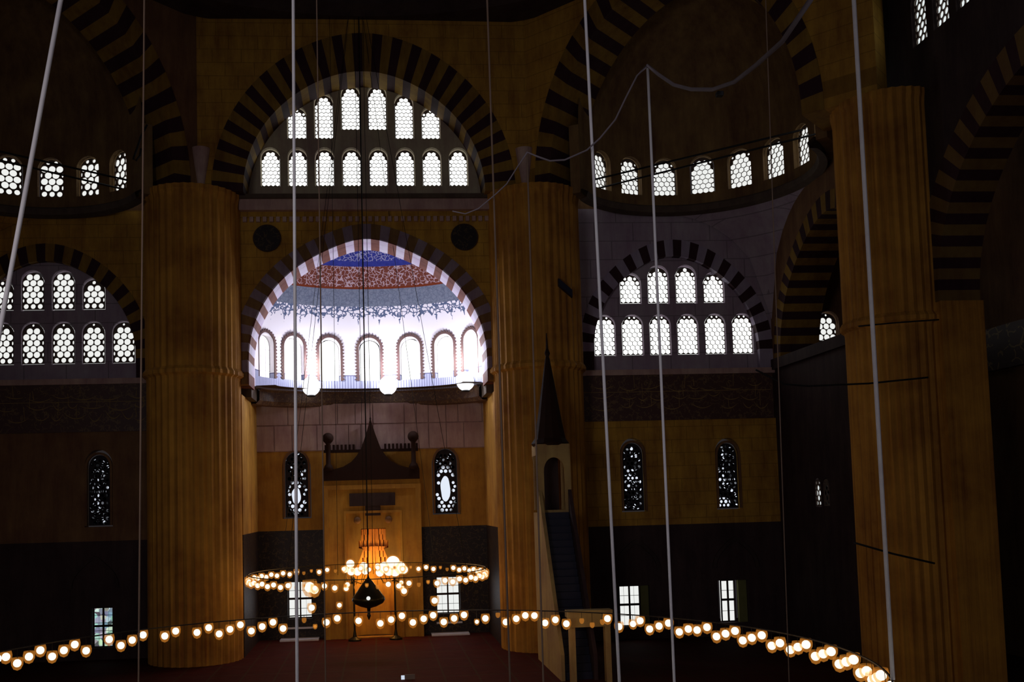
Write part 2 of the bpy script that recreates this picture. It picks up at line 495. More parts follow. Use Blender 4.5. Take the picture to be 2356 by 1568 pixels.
# ---- side bays (right = +1, left = -1)
tag_lab = {1: 'right', -1: 'left'}
def sx(s, pts): return [(s * x, z) for x, z in pts]
LUN_C = (14.70, 13.6)
lun_in = arc_pts(LUN_C, 4.05, 4.35, 0, PI, 34, .22, .5)
lun_out = arc_pts(LUN_C, 4.72, 5.12, 0, PI, 34, .25, .5)
def low_x(s): return [11.30 + 1.358 * i for i in range(6)]
def up_x(s): return [12.64 + 1.372 * i for i in range(4)]
for s in (1, -1):
    side = tag_lab[s]
    F = FY(45.5)
    # lunette: grey marble screen pierced by ten windows
    loop = [(LUN_C[0] - 4.05, 12.68), (LUN_C[0] + 4.05, 12.68)] + lun_in
    holes = [arch_loop(1.06, 2.02, x, 13.40, 12) for x in low_x(s)]
    hs = [(1.44, 15.98), (1.82, 15.96), (1.82, 15.96), (1.44, 15.98)]
    holes += [arch_loop(1.06, hs[i][0] + .1, x, hs[i][1] - .06, 12) for i, x in enumerate(up_x(s))]
    struct(plate('wall_back', [sx(s, loop)] + [sx(s, h) for h in holes], .45, F, GREY, .30),
           'grey marble lunette screen with two rows of arched windows in the %s bay' % side)
    # spandrel around it
    L = [(9.4, 12.68), (LUN_C[0] - 4.72, 12.68)] + lun_out[::-1] + [(LUN_C[0] + 4.72, 12.68), (19.45, 12.68), (19.45, 20.5), (9.4, 20.5)]
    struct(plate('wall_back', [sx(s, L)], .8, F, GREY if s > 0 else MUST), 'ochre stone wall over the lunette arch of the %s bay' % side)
    li = [(lun_in[0][0], 12.68)] + lun_in + [(lun_in[-1][0], 12.68)]; lo = [(lun_out[0][0], 12.68)] + lun_out + [(lun_out[-1][0], 12.68)]
    struct(arch_blocks(trim(), F, sx(s, li), sx(s, lo), .8, [GREYV if s > 0 else YELV, REDV], -.05, 1),
           'arch of grey and dark red blocks framing the %s bay lunette' % side, 'arch')
    struct(box(trim(), (min(s * 9.5, s * 19.4), 45.32, 12.42), (max(s * 9.5, s * 19.4), 45.6, 12.68), GREYB), 'pale stone sill course under the %s bay lunette' % side, 'cornice')
    # inscription frieze
    fr = struct(box(trim(), (min(s * 9.5, s * 19.3), 45.42, 10.25), (max(s * 9.5, s * 19.3), 46.0, 12.42), FRIEZE), 'dark inscription band with ochre script across the %s bay wall' % side, 'frieze')
    random.seed(5 + s); bm = bmesh.new()
    for tier, (z0_, amp) in enumerate(((10.78, .26), (11.25, .2), (11.72, .16))):
        x = 10.1 + random.uniform(0, .4)
        while x < 18.7:
            w = random.uniform(.45, 1.15); zb = z0_ + random.uniform(-.08, .08); sk = random.uniform(-.25, .35); am = amp * random.uniform(.5, 1.2)
            tube_bm(bm, [(s * (x + w * t), 45.41, zb + am * (2 * t - 1) ** 2 + sk * t * .5) for t in [k / 10 for k in range(11)]], [.004 + .016 * math.sin(PI * k / 10) for k in range(11)], 5)
            if random.random() < .55:
                xx = x + w * random.uniform(.1, .9); hh_ = random.uniform(.3, .75)
                tube_bm(bm, [(s * xx, 45.41, zb + .1), (s * (xx + random.uniform(-.04, .08)), 45.41, zb + .1 + hh_)], .010, 5)
            if random.random() < .5:
                xx = x + w * random.uniform(.2, .8); r_ = random.uniform(.05, .09)
                tube_bm(bm, [(s * (xx + r_ * math.cos(q)), 45.41, zb + .32 + r_ * math.sin(q)) for q in [2 * PI * k / 9 for k in range(8)]], .009, 5)
            x += w * random.uniform(1.0, 1.5)
    tube_bm(bm, [(s * 9.6, 45.41, 11.62), (s * 19.2, 45.41, 11.62)], .012, 5)
    o = bm_obj('calligraphy', bm, plain('ochre_ink', (.36, .24, .08)), fr); o['label'] = 'sweeping ochre brush strokes of script'
    # middle wall with two stained windows, wall below with two grilled windows
    st = [(12.35, 1.0, 6.0, 9.3), (16.95, 1.0, 6.0, 9.2)][:2 if s > 0 else 1]
    holes = [arch_loop(w + .24, z1 - z0 + .2, x, z0 - .06, 12, .25) for x, w, z0, z1 in st]
    struct(plate('wall_back', [sx(s, rect(9.4, 5.3, 19.45, 10.25))] + [sx(s, h) for h in holes], .6, F, MUST if s > 0 else DARKW),  # darkness of the left bay is put into its wall colour
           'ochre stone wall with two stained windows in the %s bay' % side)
    gr = [(11.98, 1.0, .6, 2.5), (16.74, 1.0, .6, 2.6)] if s > 0 else [(12.22, .9, .53, 2.32)]
    holes = [rect(x - w / 2 - .04, z0, x + w / 2 + (.42 if s > 0 else .04), z1) for x, w, z0, z1 in gr]
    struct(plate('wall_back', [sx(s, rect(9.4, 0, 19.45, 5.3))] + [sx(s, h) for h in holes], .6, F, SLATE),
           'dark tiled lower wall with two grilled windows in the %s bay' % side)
    for k, (x, w, z0, z1) in enumerate(gr):
        # shallow blind arch over each ground window
        inn = arc_pts((x + .35, 3.2), .95, 1.0, 0, PI, 16, .25, .4); ou = arc_pts((x + .35, 3.2), 1.12, 1.17, 0, PI, 16, .28, .4)
        struct(arch_blocks(trim(), F, sx(s, inn), sx(s, ou), .12, [DARKT, DARKT], -.1),
               'dark blind arch above the %s grilled window of the %s bay' % (('inner', 'outer')[k], side), 'arch')
    if s > 0:
        for k, (x, w, z0, z1) in enumerate(gr):
            struct(box(trim(), (x + w / 2 + .02, 45.75, z0), (x + w / 2 + .44, 45.95, z1), plain('shutter_green', (.16, .16, .05), .7)), 'dull green folded shutter beside the %s ground window of the right bay' % ('inner', 'outer')[k], 'shutter')
    # side wall of the bay with the big striped arch seen edge-on
    FS = FXR(19.4) if s > 0 else FXL(-19.4)
    C = (39.2, 12.9)
    si = arc_pts(C, 5.35, 5.1, 0, PI, 42, .45, .5); so = arc_pts(C, 6.1, 5.85, 0, PI, 42, .5, .5)
    L = [(45.5, 13.05), (C[0] + 6.1, 13.05)] + [q for q in so if q[1] > 13.06] + [(C[0] - 6.1, 13.05), (33.0, 13.05), (33.0, 20.5), (45.5, 20.5)]
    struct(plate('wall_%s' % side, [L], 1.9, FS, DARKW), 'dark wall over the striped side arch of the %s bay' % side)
    struct(arch_blocks(trim(), FS, si, so, 1.9, [YELV, REDV], -.03, 1), 'striped side arch of ochre and dark red bands in the %s bay' % side, 'arch')
    hole = [arch_loop(.60, 1.25, 41.38, 6.0, 8, .3), arch_loop(.60, 1.25, 40.60, 6.0, 8, .3)]
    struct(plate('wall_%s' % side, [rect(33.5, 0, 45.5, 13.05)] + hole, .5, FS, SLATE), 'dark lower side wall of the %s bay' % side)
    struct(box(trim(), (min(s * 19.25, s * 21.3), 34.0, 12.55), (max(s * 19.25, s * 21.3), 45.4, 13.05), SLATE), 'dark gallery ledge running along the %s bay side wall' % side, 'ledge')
    # outer aisle beyond the side arch
    h = arch_loop(1.06, 2.02, 22.28, 13.40, 12)
    struct(plate('wall_back', [sx(s, rect(19.45, 0, 26, 24)), sx(s, h)], .5, F, DARKW, .02), 'dark end wall of the %s outer aisle with one window' % side)
    struct(box('wall_%s' % side, (min(s * 25.2, s * 25.8), 12, 0), (max(s * 25.2, s * 25.8), 46, 30), DARKW), 'dark outer wall of the %s aisle' % side)

    # ---- exedra: curved drum with windows, half dome, pendentive, chord arch
    CX, CY, R = s * 14.2, 40.2, 5.2
    def emap(x, z, d, CX=CX, CY=CY, R=R, s=s):      # x = arc angle in radians measured from +X axis
        rr = R + d
        return Vector((CX + s * rr * math.cos(x), CY + rr * math.sin(x), z))
    angs = [math.radians(126 - 19.35 * i) for i in range(9)]
    zb, hh = 21.15, 1.78; wa = 1.14 / R
    def ehole(a):
        L = arch_loop(1.14, hh + .08, 0, zb - .04, 12); return [(a + px / R, pz) for px, pz in L]
    a0, a1 = math.radians(-47), math.radians(150)
    vis = angs if s > 0 else angs[:6]
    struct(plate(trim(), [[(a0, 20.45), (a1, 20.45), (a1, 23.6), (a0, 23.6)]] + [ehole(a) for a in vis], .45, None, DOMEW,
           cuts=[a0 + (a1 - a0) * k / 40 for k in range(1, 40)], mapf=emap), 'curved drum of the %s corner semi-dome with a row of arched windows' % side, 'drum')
    prof = [(R * math.cos(t), 23.6 + 6.6 * math.sin(t)) for t in [PI / 2 * k / 14 for k in range(14)]] + [(.02, 30.2)]
    bm = bmesh.new()
    b0, b1 = (a0, a1) if s > 0 else (PI - a1, PI - a0)
    lathe_bm(bm, prof, 48, (CX, CY, 0), 0, b0, b1)
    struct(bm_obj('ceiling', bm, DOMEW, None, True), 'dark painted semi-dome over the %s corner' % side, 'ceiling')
    bm = bmesh.new(); lathe_bm(bm, [(R + .05, 20.1), (R - .28, 20.2), (R - .35, 20.45), (R - .1, 20.6), (R + .3, 20.6)], 48, (CX, CY, 0), 0, b0, b1)
    struct(bm_obj(trim(), bm, LEDGE, None), 'dark cornice under the %s corner semi-dome windows' % side, 'cornice')
    bm = bmesh.new(); g = []
    for i in range(17):
        th = PI / 2 * i / 16; rm = R / max(math.cos(th), math.sin(th)); row = []
        for j in range(9):
            rr = R + (rm - R) * j / 8
            row.append(bm.verts.new((CX + s * rr * math.cos(th), CY + rr * math.sin(th), 20.2 - R + math.sqrt(max(2 * R * R - rr * rr, 0)))))
        g.append(row)
    for i in range(16):
        for j in range(8):
            try: bm.faces.new((g[i][j], g[i + 1][j], g[i + 1][j + 1], g[i][j + 1]))
            except ValueError: pass
    bmesh.ops.remove_doubles(bm, verts=bm.verts, dist=1e-4)
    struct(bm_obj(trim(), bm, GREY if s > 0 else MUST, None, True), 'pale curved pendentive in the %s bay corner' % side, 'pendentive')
    struct(box('wall_back', (min(s * 9.0, s * 11.5), 45.6, 20.3), (max(s * 9.0, s * 11.5), 46.2, 31), DARKW), 'narrow dark wall strip above the %s bay beside the corner semi-dome' % side)
    FD = diag(s, 17.8)
    # chord arch, striped
    ci = arc_pts((-.33, 20.7), 5.72, 7.4, 0, PI, 40, .25, .4); co = arc_pts((-.33, 20.7), 6.55, 8.5, 0, PI, 40, .3, .4)
    struct(arch_blocks(trim(), FD, ci, co, 2.35, [YELV, REDV], -.04, 1), 'large striped arch of ochre and dark bands opening to the %s corner semi-dome' % side, 'arch')
    L = [(-7.3, 20.7), (-6.88, 20.7)] + co[::-1] + [(6.22, 20.7), (8.1, 20.7), (8.1, 32.5), (-7.3, 32.5)]
    struct(plate('wall_%s' % side, [L], 1.2, FD, MUST if s > 0 else DARKW), 'stone wall above the %s corner arch, below the main dome' % side)  # left wall darker again, its shade painted in

# exedra windows
names7 = ['first', 'second', 'third', 'fourth', 'fifth', 'sixth', 'seventh', 'eighth', 'ninth']
for s in (1, -1):
    for k in range(9 if s > 0 else 6):
        a = math.radians(126 - 19.35 * k); R = 5.2 + .22
        p = (s * (14.2 + R * math.cos(a)), 40.2 + R * math.sin(a), 21.15)
        out = Vector((s * math.cos(a), math.sin(a), 0)); rot = math.atan2(out.y, out.x) - PI / 2
        pierced_window(p, rot, 1.06, 1.78, 'pierced arched window, %s from the mihrab side in the curved row of the %s corner semi-dome' % (names7[k], tag_lab[s]), .47, grille_me=hex_mesh(1.06, 1.78, 4, .022) if s > 0 else None)
# lunette windows
for s in (1, -1):
    sd = tag_lab[s]
    for k, x in enumerate(low_x(s)):
        if s < 0 and k > 4: continue
        pierced_window((s * x, 45.88, 13.46), 0, .98, 1.88, 'arched pierced window, %s from the mihrab side in the lower lunette row of the %s bay' % (names7[k], sd), .47, grille_me=hex_mesh(.98, 1.88, 4, .018) if s > 0 else None, pane=PANEB if s > 0 else PANE)
    for k, x in enumerate(up_x(s)):
        h = 1.36 if k in (0, 3) else 1.72
        pierced_window((s * x, 45.88, 15.98), 0, .98, h, '%s arched pierced window, %s from the mihrab side in the upper lunette row of the %s bay' % ('short' if k in (0, 3) else 'tall', names7[k], sd), .47, grille_me=hex_mesh(.98, h, 4, .018) if s > 0 else None, pane=PANEB if s > 0 else PANE)
    if s > 0:
        pierced_window((s * 22.28, 45.75, 13.46), 0, .98, 1.88, 'single pierced window at the far end of the right outer aisle seen past the striped side arch', .475)

# ---- tympanum above the mihrab arch
F = FY(45.2)
ty_in = arc_pts((0, 20.75), 5.45, 5.35, 0, PI, 46, .2, .5)
ty_out = arc_pts((0, 20.75), 6.85, 7.15, 0, PI, 46, .2, .5)
ty_w = []
for i in range(8): ty_w.append((1.262 * (i - 3.5), 21.60, 1.74, 'lower', i))
for i, (zb_, h_) in enumerate([(23.88, 1.46), (23.88, 2.1), (24.31, 2.11), (24.31, 2.11), (23.88, 2.1), (23.88, 1.46)]):
    ty_w.append((1.262 * (i - 2.5), zb_, h_, 'upper', i))
loop = [(-5.6, 20.75), (5.6, 20.75), (5.6, 20.76)] + arc_pts((0, 20.75), 5.6, 5.5, .01, PI - .01, 46, .2, .5) + [(-5.6, 20.76)]
struct(plate('wall_back', [loop] + [arch_loop(.90, h + .12, x, z - .06, 12) for x, z, h, r, i in ty_w], .5, F, stone('tympanum_stone', (.42, .36, .25), .3)),
       'stone tympanum with fourteen bright windows above the mihrab arch')
for x, z, h, r, i in ty_w:
    pierced_window((x, 45.42, z), 0, .84, h, 'bright arched window, %s from the left in the %s row of the central tympanum' % (names7[i], r), grille_me=hex_mesh(.84, h, 4, .014), pane=PANEB)
FA = FY(43.5)
struct(arch_blocks(trim(), FA, ty_in, ty_out, 1.75, [YELV, REDV], -.03, 1), 'great striped arch of ochre and dark blocks around the central tympanum windows', 'arch')
L = [(-7.45, 20.75), (-6.85, 20.75)] + ty_out[::-1] + [(6.85, 20.75), (7.45, 20.75), (7.45, 30.5), (-7.45, 30.5)]
struct(plate('wall_back', [L], 1.7, FA, MUST), 'ochre block wall above the great central arch, below the main dome')
# dome gallery ledge and drum
bm = bmesh.new(); lathe_bm(bm, [(19.0, 28.7), (17.4, 28.75), (16.9, 29.1), (16.8, 29.9), (17.2, 30.0), (17.2, 34.5), (18.6, 34.5)], 72, (0, 25.8, 0), 0, math.radians(-25), math.radians(205))
struct(bm_obj('ceiling', bm, DARKT, None), 'dark underside of the main dome gallery ledge at the top', 'ceiling')
bm = bmesh.new(); g0 = [(17.3 * math.cos(t), 34.5 + 13 * math.sin(t)) for t in [PI / 2 * k / 10 for k in range(7)]]
lathe_bm(bm, g0, 48, (0, 25.8, 0), 0, math.radians(10), math.radians(170))
struct(bm_obj('ceiling', bm, DARKW, None, True), 'lower shell of the main dome above the gallery ledge', 'ceiling')

# ---- spandrel wall with the mihrab arch
FS = FY(44.5)
def ogive(rx, top, c, n=44, extra=0.0):
    L = []
    for i in range(n + 1):
        a = PI * i / n
        r = rx + extra; b = .28 * math.exp(-((a - PI / 2) / .30) ** 2)
        L.append((c[0] + r * math.cos(a), c[1] + (top + extra + b) * math.sin(a)))
    return L
MC = (0, 13.25)
mi_ = ogive(5.42, 5.28, MC, 43); mo_ = ogive(5.42, 5.28, MC, 43, .72)
li = [(mi_[0][0], 12.75)] + mi_ + [(mi_[-1][0], 12.75)]
li = [(mi_[0][0], 12.15)] + [(mi_[0][0], 12.7)] + mi_ + [(mi_[-1][0], 12.7)] + [(mi_[-1][0], 12.15)]
lo = [(mo_[0][0], 12.15)] + [(mo_[0][0], 12.7)] + mo_ + [(mo_[-1][0], 12.7)] + [(mo_[-1][0], 12.15)]
L = [(6.14, 12.15)] + [(6.14, 20.75), (-6.14, 20.75), (-6.14, 12.15)] + mo_[::-1]
struct(plate('wall_back', [L], .7, FS, MUST), 'ochre spandrel wall around the mihrab arch')
bm_in = arch_blocks(trim(), FS, [(x * 1.012, z + .05) for x, z in li], lo, .66, [SPB, SPG], -.04, 1, start=0)
struct(bm_in, 'pointed arch of alternating white and brown blocks opening to the bright apse', 'arch')
mi2 = [(x * .985, z - .06) for x, z in li]; 
struct(arch_blocks(trim(), FS, li, [(x * 1.011, z + .045) for x, z in li], .68, [BROWNV, WHITEV], -.04, 1, start=0), 'striped soffit edge of the apse arch, white and brown', 'arch')
struct(arch_blocks(trim(), FS, li, lo, 1.3, [BROWNV, WHITEV], .66, 1, start=0), 'inner striped lining of the apse arch, white and brown', 'arch')
struct(box(trim(), (-5.75, 44.2, 20.12), (5.75, 44.5, 20.62), GREYB), 'pale grey stone string course above the mihrab arch', 'cornice')
struct(box(trim(), (-5.75, 44.05, 20.62), (5.75, 44.5, 20.82), LEDGE), 'dark ledge under the central tympanum', 'cornice')
bm = bmesh.new()
for i in range(38): box_bm(bm, (-5.6 + i * .3, 44.36, 19.62), (-5.6 + i * .3 + .17, 44.5, 19.85))
struct(bm_obj(trim(), bm, GREYB), 'row of small pale dentils above the mihrab arch', 'cornice')
for s in (-1, 1):
    e = empty('roundel', (s * 4.52, 44.42, 18.85)); tag(e, 'dark round medallion in the %s spandrel of the mihrab arch' % tag_lab[s], 'medallion', 'dark roundels beside the mihrab arch')
    bm = bmesh.new(); lathe_bm(bm, [(.02, 0), (.56, 0), (.60, .04), (.60, .08)], 36)
    for v in bm.verts: v.co = Vector((v.co.x, -v.co.z, v.co.y))
    bm_obj('disc', bm, TILE, e)
    bm = bmesh.new(); tube_bm(bm, [(.60 * math.cos(2 * PI * i / 36), -.06, .60 * math.sin(2 * PI * i / 36)) for i in range(36)], .035, 6, True)
    bm_obj('rim', bm, DARKT, e)

# ---- apse: side walls, back wall, cornice, drum, semi-dome
AY, AB = 46.7, 3.3
def ell(a, k=1.0, z=0): return Vector((5.5 * k * math.sin(a), AY + AB * k * math.cos(a), z))
st = [(-3.82, 1.14, 6.08, 9.42), (3.77, 1.14, 6.08, 9.36)]
gd = [(-3.74, 1.22, .98, 2.86), (3.72, 1.22, .98, 2.86)]
FB = FY(50.0)
struct(plate('wall_back', [rect(-5.8, 5.42, 5.8, 9.4)] + [arch_loop(w + .3, z1 - z0 + .3, x, z0 - .06, 14, .3) for x, w, z0, z1 in [(-3.82, 1.14, 6.08, 9.2), (3.77, 1.14, 6.08, 9.2)]], .6, FB, CREAM), 'ochre marble apse wall with two stained windows beside the mihrab')
bm = bmesh.new(); random.seed(3)
for z0, z1 in ((9.42, 10.72), (10.74, 11.75)):
    x = -5.8
    while x < 5.78:
        w = min(random.choice([.62, .9, 1.25, 1.6]), 5.8 - x)
        box_bm(bm, (x + .02, 49.95, z0 + .02), (x + w - .02, 50.5, z1 - .02)); x += w
box_bm(bm, (-5.8, 50.02, 9.4), (5.8, 50.5, 11.8))
struct(bm_obj('wall_back', bm, [GREYB]), 'pale veined marble slabs between the mihrab crown and the apse cornice')
struct(plate('wall_back', [rect(-5.8, 0, 5.8, 5.42)] + [rect(x - w / 2 - .01, z0 + .03, x + w / 2 + .01, z1 - .03) for x, w, z0, z1 in gd] + [rect(-1.1, .02, 1.1, 5.40)], .6, FB, TILE), 'dark patterned tile dado of the apse with two grilled windows')
for s in (1, -1):
    FSx = FXR(5.78) if s > 0 else FXL(-5.78)
    o = struct(box('wall_%s' % tag_lab[s], (min(s * 5.78, s * 6.2), 44.6, 5.42), (max(s * 5.78, s * 6.2), 50.0, 11.75), CREAM), 'ochre %s side wall of the apse' % tag_lab[s])
    o = struct(box('wall_%s' % tag_lab[s], (min(s * 5.78, s * 6.2), 44.6, 0), (max(s * 5.78, s * 6.2), 50.0, 5.42), TILE), 'dark tiled %s dado of the apse side' % tag_lab[s])
    struct(box('wall_%s' % tag_lab[s], (min(s * 5.5, s * 6.3), 45.9, 11.75), (max(s * 5.5, s * 6.3), 50.6, 12.4), LEDGE), 'dark cornice return on the %s side of the apse' % tag_lab[s], 'cornice')
# curved inscription cornice
bm = bmesh.new(); n = 40; prof = [(1.06, 11.62), (.985, 11.66), (.955, 11.85), (.955, 12.3), (.93, 12.42), (.93, 12.5), (1.08, 12.5)]
rows = [[bm.verts.new(Vector((5.62 * k * math.sin(a), AY + 1.2 + 2.35 * k * math.cos(a), z))) for k, z in prof] for a in [-PI / 2 + PI * i / n for i in range(n + 1)]]
for A, B in zip(rows, rows[1:]):
    for j in range(len(prof) - 1): bm.faces.new((A[j], B[j], B[j + 1], A[j + 1]))
struct(bm_obj(trim(), bm, frieze_mat('apse_cornice', (.09, .045, .03), (.35, .22, .08), 2.2, .4)), 'dark carved cornice curving under the bright apse semi-dome', 'cornice')
# slab added behind the cornice to keep floodlight off the walls below
bm = bmesh.new()
c0 = bm.verts.new((0, 48, 12.45)); ring = [bm.verts.new((6.2 * math.sin(a), 47.3 + 3.2 * math.cos(a), 12.45)) for a in [-PI / 2 + PI * i / 24 for i in range(25)]]
ring2 = [bm.verts.new((4.5 * math.sin(a), 47.0 + 2.1 * math.cos(a), 12.45)) for a in [-PI / 2 + PI * i / 24 for i in range(25)]]
for i in range(24): bm.faces.new((ring[i], ring[i + 1], ring2[i + 1], ring2[i]))
bm.verts.remove(c0)
struct(bm_obj(trim(), bm, LEDGE), 'dark slab added behind the apse cornice to block floodlight', 'ledge')
# drum with seven windows, bent onto the ellipse
dw = [math.radians(a) for a in (-66, -43, -21.3, 0, 21.8, 43, 66)]
def dmap(x, z, d): 
    a = x; return Vector(((5.5 + d) * math.sin(a), AY + (AB + d) * math.cos(a), z))
def arclen(a): return math.hypot(5.5 * math.cos(a), AB * math.sin(a))
def dhole(a, w=1.06, z0=12.95, h=2.15, n=12): return [(a + px / arclen(a), pz) for px, pz in arch_loop(w, h, 0, z0, n)]
struct(plate(trim(), [[(-PI / 2, 12.4), (PI / 2, 12.4), (PI / 2, 15.3), (-PI / 2, 15.3)]] + [dhole(a) for a in dw], .5, None, DRUM,
       cuts=[-PI / 2 + PI * k / 48 for k in range(1, 48)], mapf=dmap), 'white drum of the apse semi-dome with arched windows', 'drum')
bm = bmesh.new(); rows = []
for i in range(57):
    a = -PI / 2 + PI * i / 56
    rows.append([bm.verts.new((5.5 * math.cos(t) * math.sin(a), AY + AB * math.cos(t) * math.cos(a), 15.3 + 4.55 * math.sin(t))) for t in [PI / 2 * .999 * j / 20 for j in range(21)]])
for A, B in zip(rows, rows[1:]):
    for j in range(20): bm.faces.new((A[j], B[j], B[j + 1], A[j + 1]))
struct(bm_obj('ceiling', bm, APSE, None, True), 'floodlit painted apse semi-dome: blue crown, red script belt, grey fringe, white below', 'ceiling')
# barrel between the arch lining and the semi-dome
bm = bmesh.new(); A = [bm.verts.new((5.62 * math.cos(t), 46.3, 13.2 + 5.9 * math.sin(t))) for t in [PI * i / 40 for i in range(41)]]
B = [bm.verts.new((5.5 * math.cos(t), 46.75, (15.3 + 4.55 * math.sin(t)) if math.sin(t) > 0 else 15.3)) for t in [PI * i / 40 for i in range(41)]]
for i in range(40): bm.faces.new((A[i], A[i + 1], B[i + 1], B[i]))
struct(bm_obj(trim(), bm, WHITEP), 'plain white strip between the arch lining and the apse semi-dome', 'vault')
for s in (1, -1):
    struct(box(trim(), (min(s * 5.45, s * 6.3), 45.8, 12.4), (max(s * 5.45, s * 6.3), 46.9, 15.4), WHITEP), 'white pier face at the %s edge of the apse drum' % tag_lab[s], 'wall')
# windows of the drum with serrated brown frames
def frame_mesh(w, h):
    L = arch_loop(w, h, n=16)
    if 1:
        outer = []; inner = arch_loop(w - .02, h - .01, n=16)
        # serrated outline
        P = [(-w / 2, 0)] + [(-w / 2, z) for z in [k * (h - w / 2) / 10 for k in range(1, 10)]] + [(w / 2 * math.cos(a), h - w / 2 + w / 2 * math.sin(a)) for a in [PI - PI * i / 14 for i in range(15)]] + [(w / 2, z) for z in [k * (h - w / 2) / 10 for k in range(9, 0, -1)]] + [(w / 2, 0)]
        out = []; c = (0, h - w / 2)
        for i, (x, z) in enumerate(P):
            if z < c[1]: nx, nz = (1 if x > 0 else -1), 0
            else:
                d = math.hypot(x, z - c[1]); nx, nz = x / d, (z - c[1]) / d
            for k, e in ((0, .08), (1, .19)):
                if i + 1 < len(P):
                    x2, z2 = P[i + 1]; t = k * .5; bx, bz = x + (x2 - x) * t, z + (z2 - z) * t
                else:
                    if k: continue
                    bx, bz = x, z
                out.append((bx + nx * e, bz + nz * e))
        loops = [out, [(x * .985, z if z > .02 else -.0) for x, z in P]]
        o2 = out; i2 = P[::-1]
        bm = plate_bm([o2 + [(w / 2 * .97, 0)] + [(x * .97, z) for x, z in i2[1:-1]] + [(-w / 2 * .97, 0)]], .06)
    for v in bm.verts: v.co = Vector((v.co.x, v.co.z, v.co.y))
    bmesh.ops.recalc_face_normals(bm, faces=bm.faces)
    me = bpy.data.meshes.new('serrated_frame'); bm.to_mesh(me); bm.free(); me.materials.append(stone('toothed_brown', (.12, .07, .06), .3))
    return me
SF = frame_mesh(1.12, 2.22)
plain_g = {}
def muntin_mesh(w, h):
    bm = bmesh.new()
    for x in (-w / 6, w / 6): box_bm(bm, (x - .006, 0, 0), (x + .006, .03, h - .12))
    for k in range(1, 5): box_bm(bm, (-w / 2, .005, k * h / 6 - .006), (w / 2, .03, k * h / 6 + .006))
    me = bpy.data.meshes.new('glazing_bars'); bm.to_mesh(me); bm.free(); me.materials.append(WHITEP); return me
GB = muntin_mesh(1.0, 2.08)
for k, a in enumerate(dw):
    p = dmap(a, 12.97, .18)
    t = Vector((5.5 * math.cos(a), -AB * math.sin(a), 0)); rot = math.atan2(t.y, t.x)
    e = pierced_window(p, rot, 1.02, 2.08, 'arched window in the floodlit apse drum, %s from the left' % names7[k], grille_me=GB, pane=PANEB)
    e.children[0].name = 'glazing_bars'
    fo = bpy.data.objects.new('serrated_frame', SF); COL.objects.link(fo); fo.parent = e; fo.location = (0, -.26, -.02)
    fo['label'] = 'brown toothed border around the window'

# flood lamps standing on the cornice
for k, (x, y) in enumerate(((-2.94, 49.0), (.90, 49.2), (4.72, 48.05))):
    e = empty('floodlight', (x, y, 12.5))
    tag(e, 'glaring floodlight on the apse cornice, %s of three' % ('leftmost', 'middle one', 'rightmost')[k], 'floodlight', 'floodlights lighting the apse semi-dome')
    bm = bmesh.new(); sphere_bm(bm, (0, 0, .1), .46, 24, 16, 1.05); bm_obj('glowing_globe', bm, FLOODM, e, True)
    bm = bmesh.new(); lathe_bm(bm, [(.20, -.42), (.24, -.4), (.10, -.3), (.10, -.2)], 16, (0, 0, 0)); bm_obj('base', bm, IRON, e)
    e.location.z = 12.50
    ld = bpy.data.lights.new('flood_beam', 'POINT'); ld.energy = 360; ld.color = (.86, .88, 1.0); ld.shadow_soft_size = .25
    lo_ = bpy.data.objects.new('flood_beam', ld); COL.objects.link(lo_); lo_.location = (x * .93, y - .35, 13.6)

# ---- stained windows
def leaded_mesh(w, h, seed, big=None):
    """plaster tracery with many round and lens shaped lights"""
    random.seed(seed); loops = [arch_loop(w, h, n=14, point=.3)]
    zs = h - w / 2 * 1.3
    rows = int(h / (w * .17))
    if big: loops.append([(big[0] + big[2] * math.cos(2 * PI * k / 20) * (1 + .08 * math.sin(5 * k)), big[1] + big[3] * math.sin(2 * PI * k / 20)) for k in range(20)])  # big oval opening imitates sky glare washing out the tracery
    for r in range(rows):
        z = w * .14 + r * w * .175
        xs = [(-2 + i) * w * .2 for i in range(5)] if r % 2 == 0 else [(-1.5 + i) * w * .22 for i in range(4)]
        for x in xs:
            rr = w * random.uniform(.062, .088)
            lim = w / 2 if z < zs else w / 2 * math.sqrt(max(0, 1 - ((z - zs) / (h - zs)) ** 2))
            if big and ((x - big[0]) / (big[2] + rr * 1.3)) ** 2 + ((z - big[1]) / (big[3] + rr * 1.3)) ** 2 < 1.0: continue
            if abs(x) + rr < lim - .03 and z + rr < h - .05: loops.append(circle(x, z, rr, 9))
    bm = plate_bm(loops, .05)
    for v in bm.verts: v.co = Vector((v.co.x, v.co.z, v.co.y))
    bmesh.ops.recalc_face_normals(bm, faces=bm.faces)
    me = bpy.data.meshes.new('tracery'); bm.to_mesh(me); bm.free(); return me
def border(name, w, h, parent, mat, t=.1, y=-.02, sc=1):
    inn = arch_loop(w, h, n=16, point=.3)[1:]; inn = [(w / 2, 0)] + inn[1:] + [(-w / 2, 0)]
    c = (0, h * .5)
    out = []
    for x, z in inn:
        out.append((x * (1 + 2 * t / w), z if z < h * .6 else z + t * (z - h * .6) / (h * .4)))
    fr = Frame((0, y, 0), (1, 0, 0), (0, 1, 0))
    o = arch_blocks(name, fr, inn, out, .14, [mat, mat], 0); o.parent = parent; return o
def stained_window(x, Y, z0, z1, w, label, mat, seed, ang=0, bmat=None, big=None):
    e = pierced_window((x, Y, z0), ang, w, z1 - z0, label, pane=mat, gmat=IRONP, grille_me=leaded_mesh(w, z1 - z0, seed, big))
    e.children[0].name = 'tracery'
    border('frame', w + .02, z1 - z0 + .02, e, bmat or DARKW, .10, -.24)
    return e
IRONP = stone('dark_tracery', (.03, .026, .03), .3)
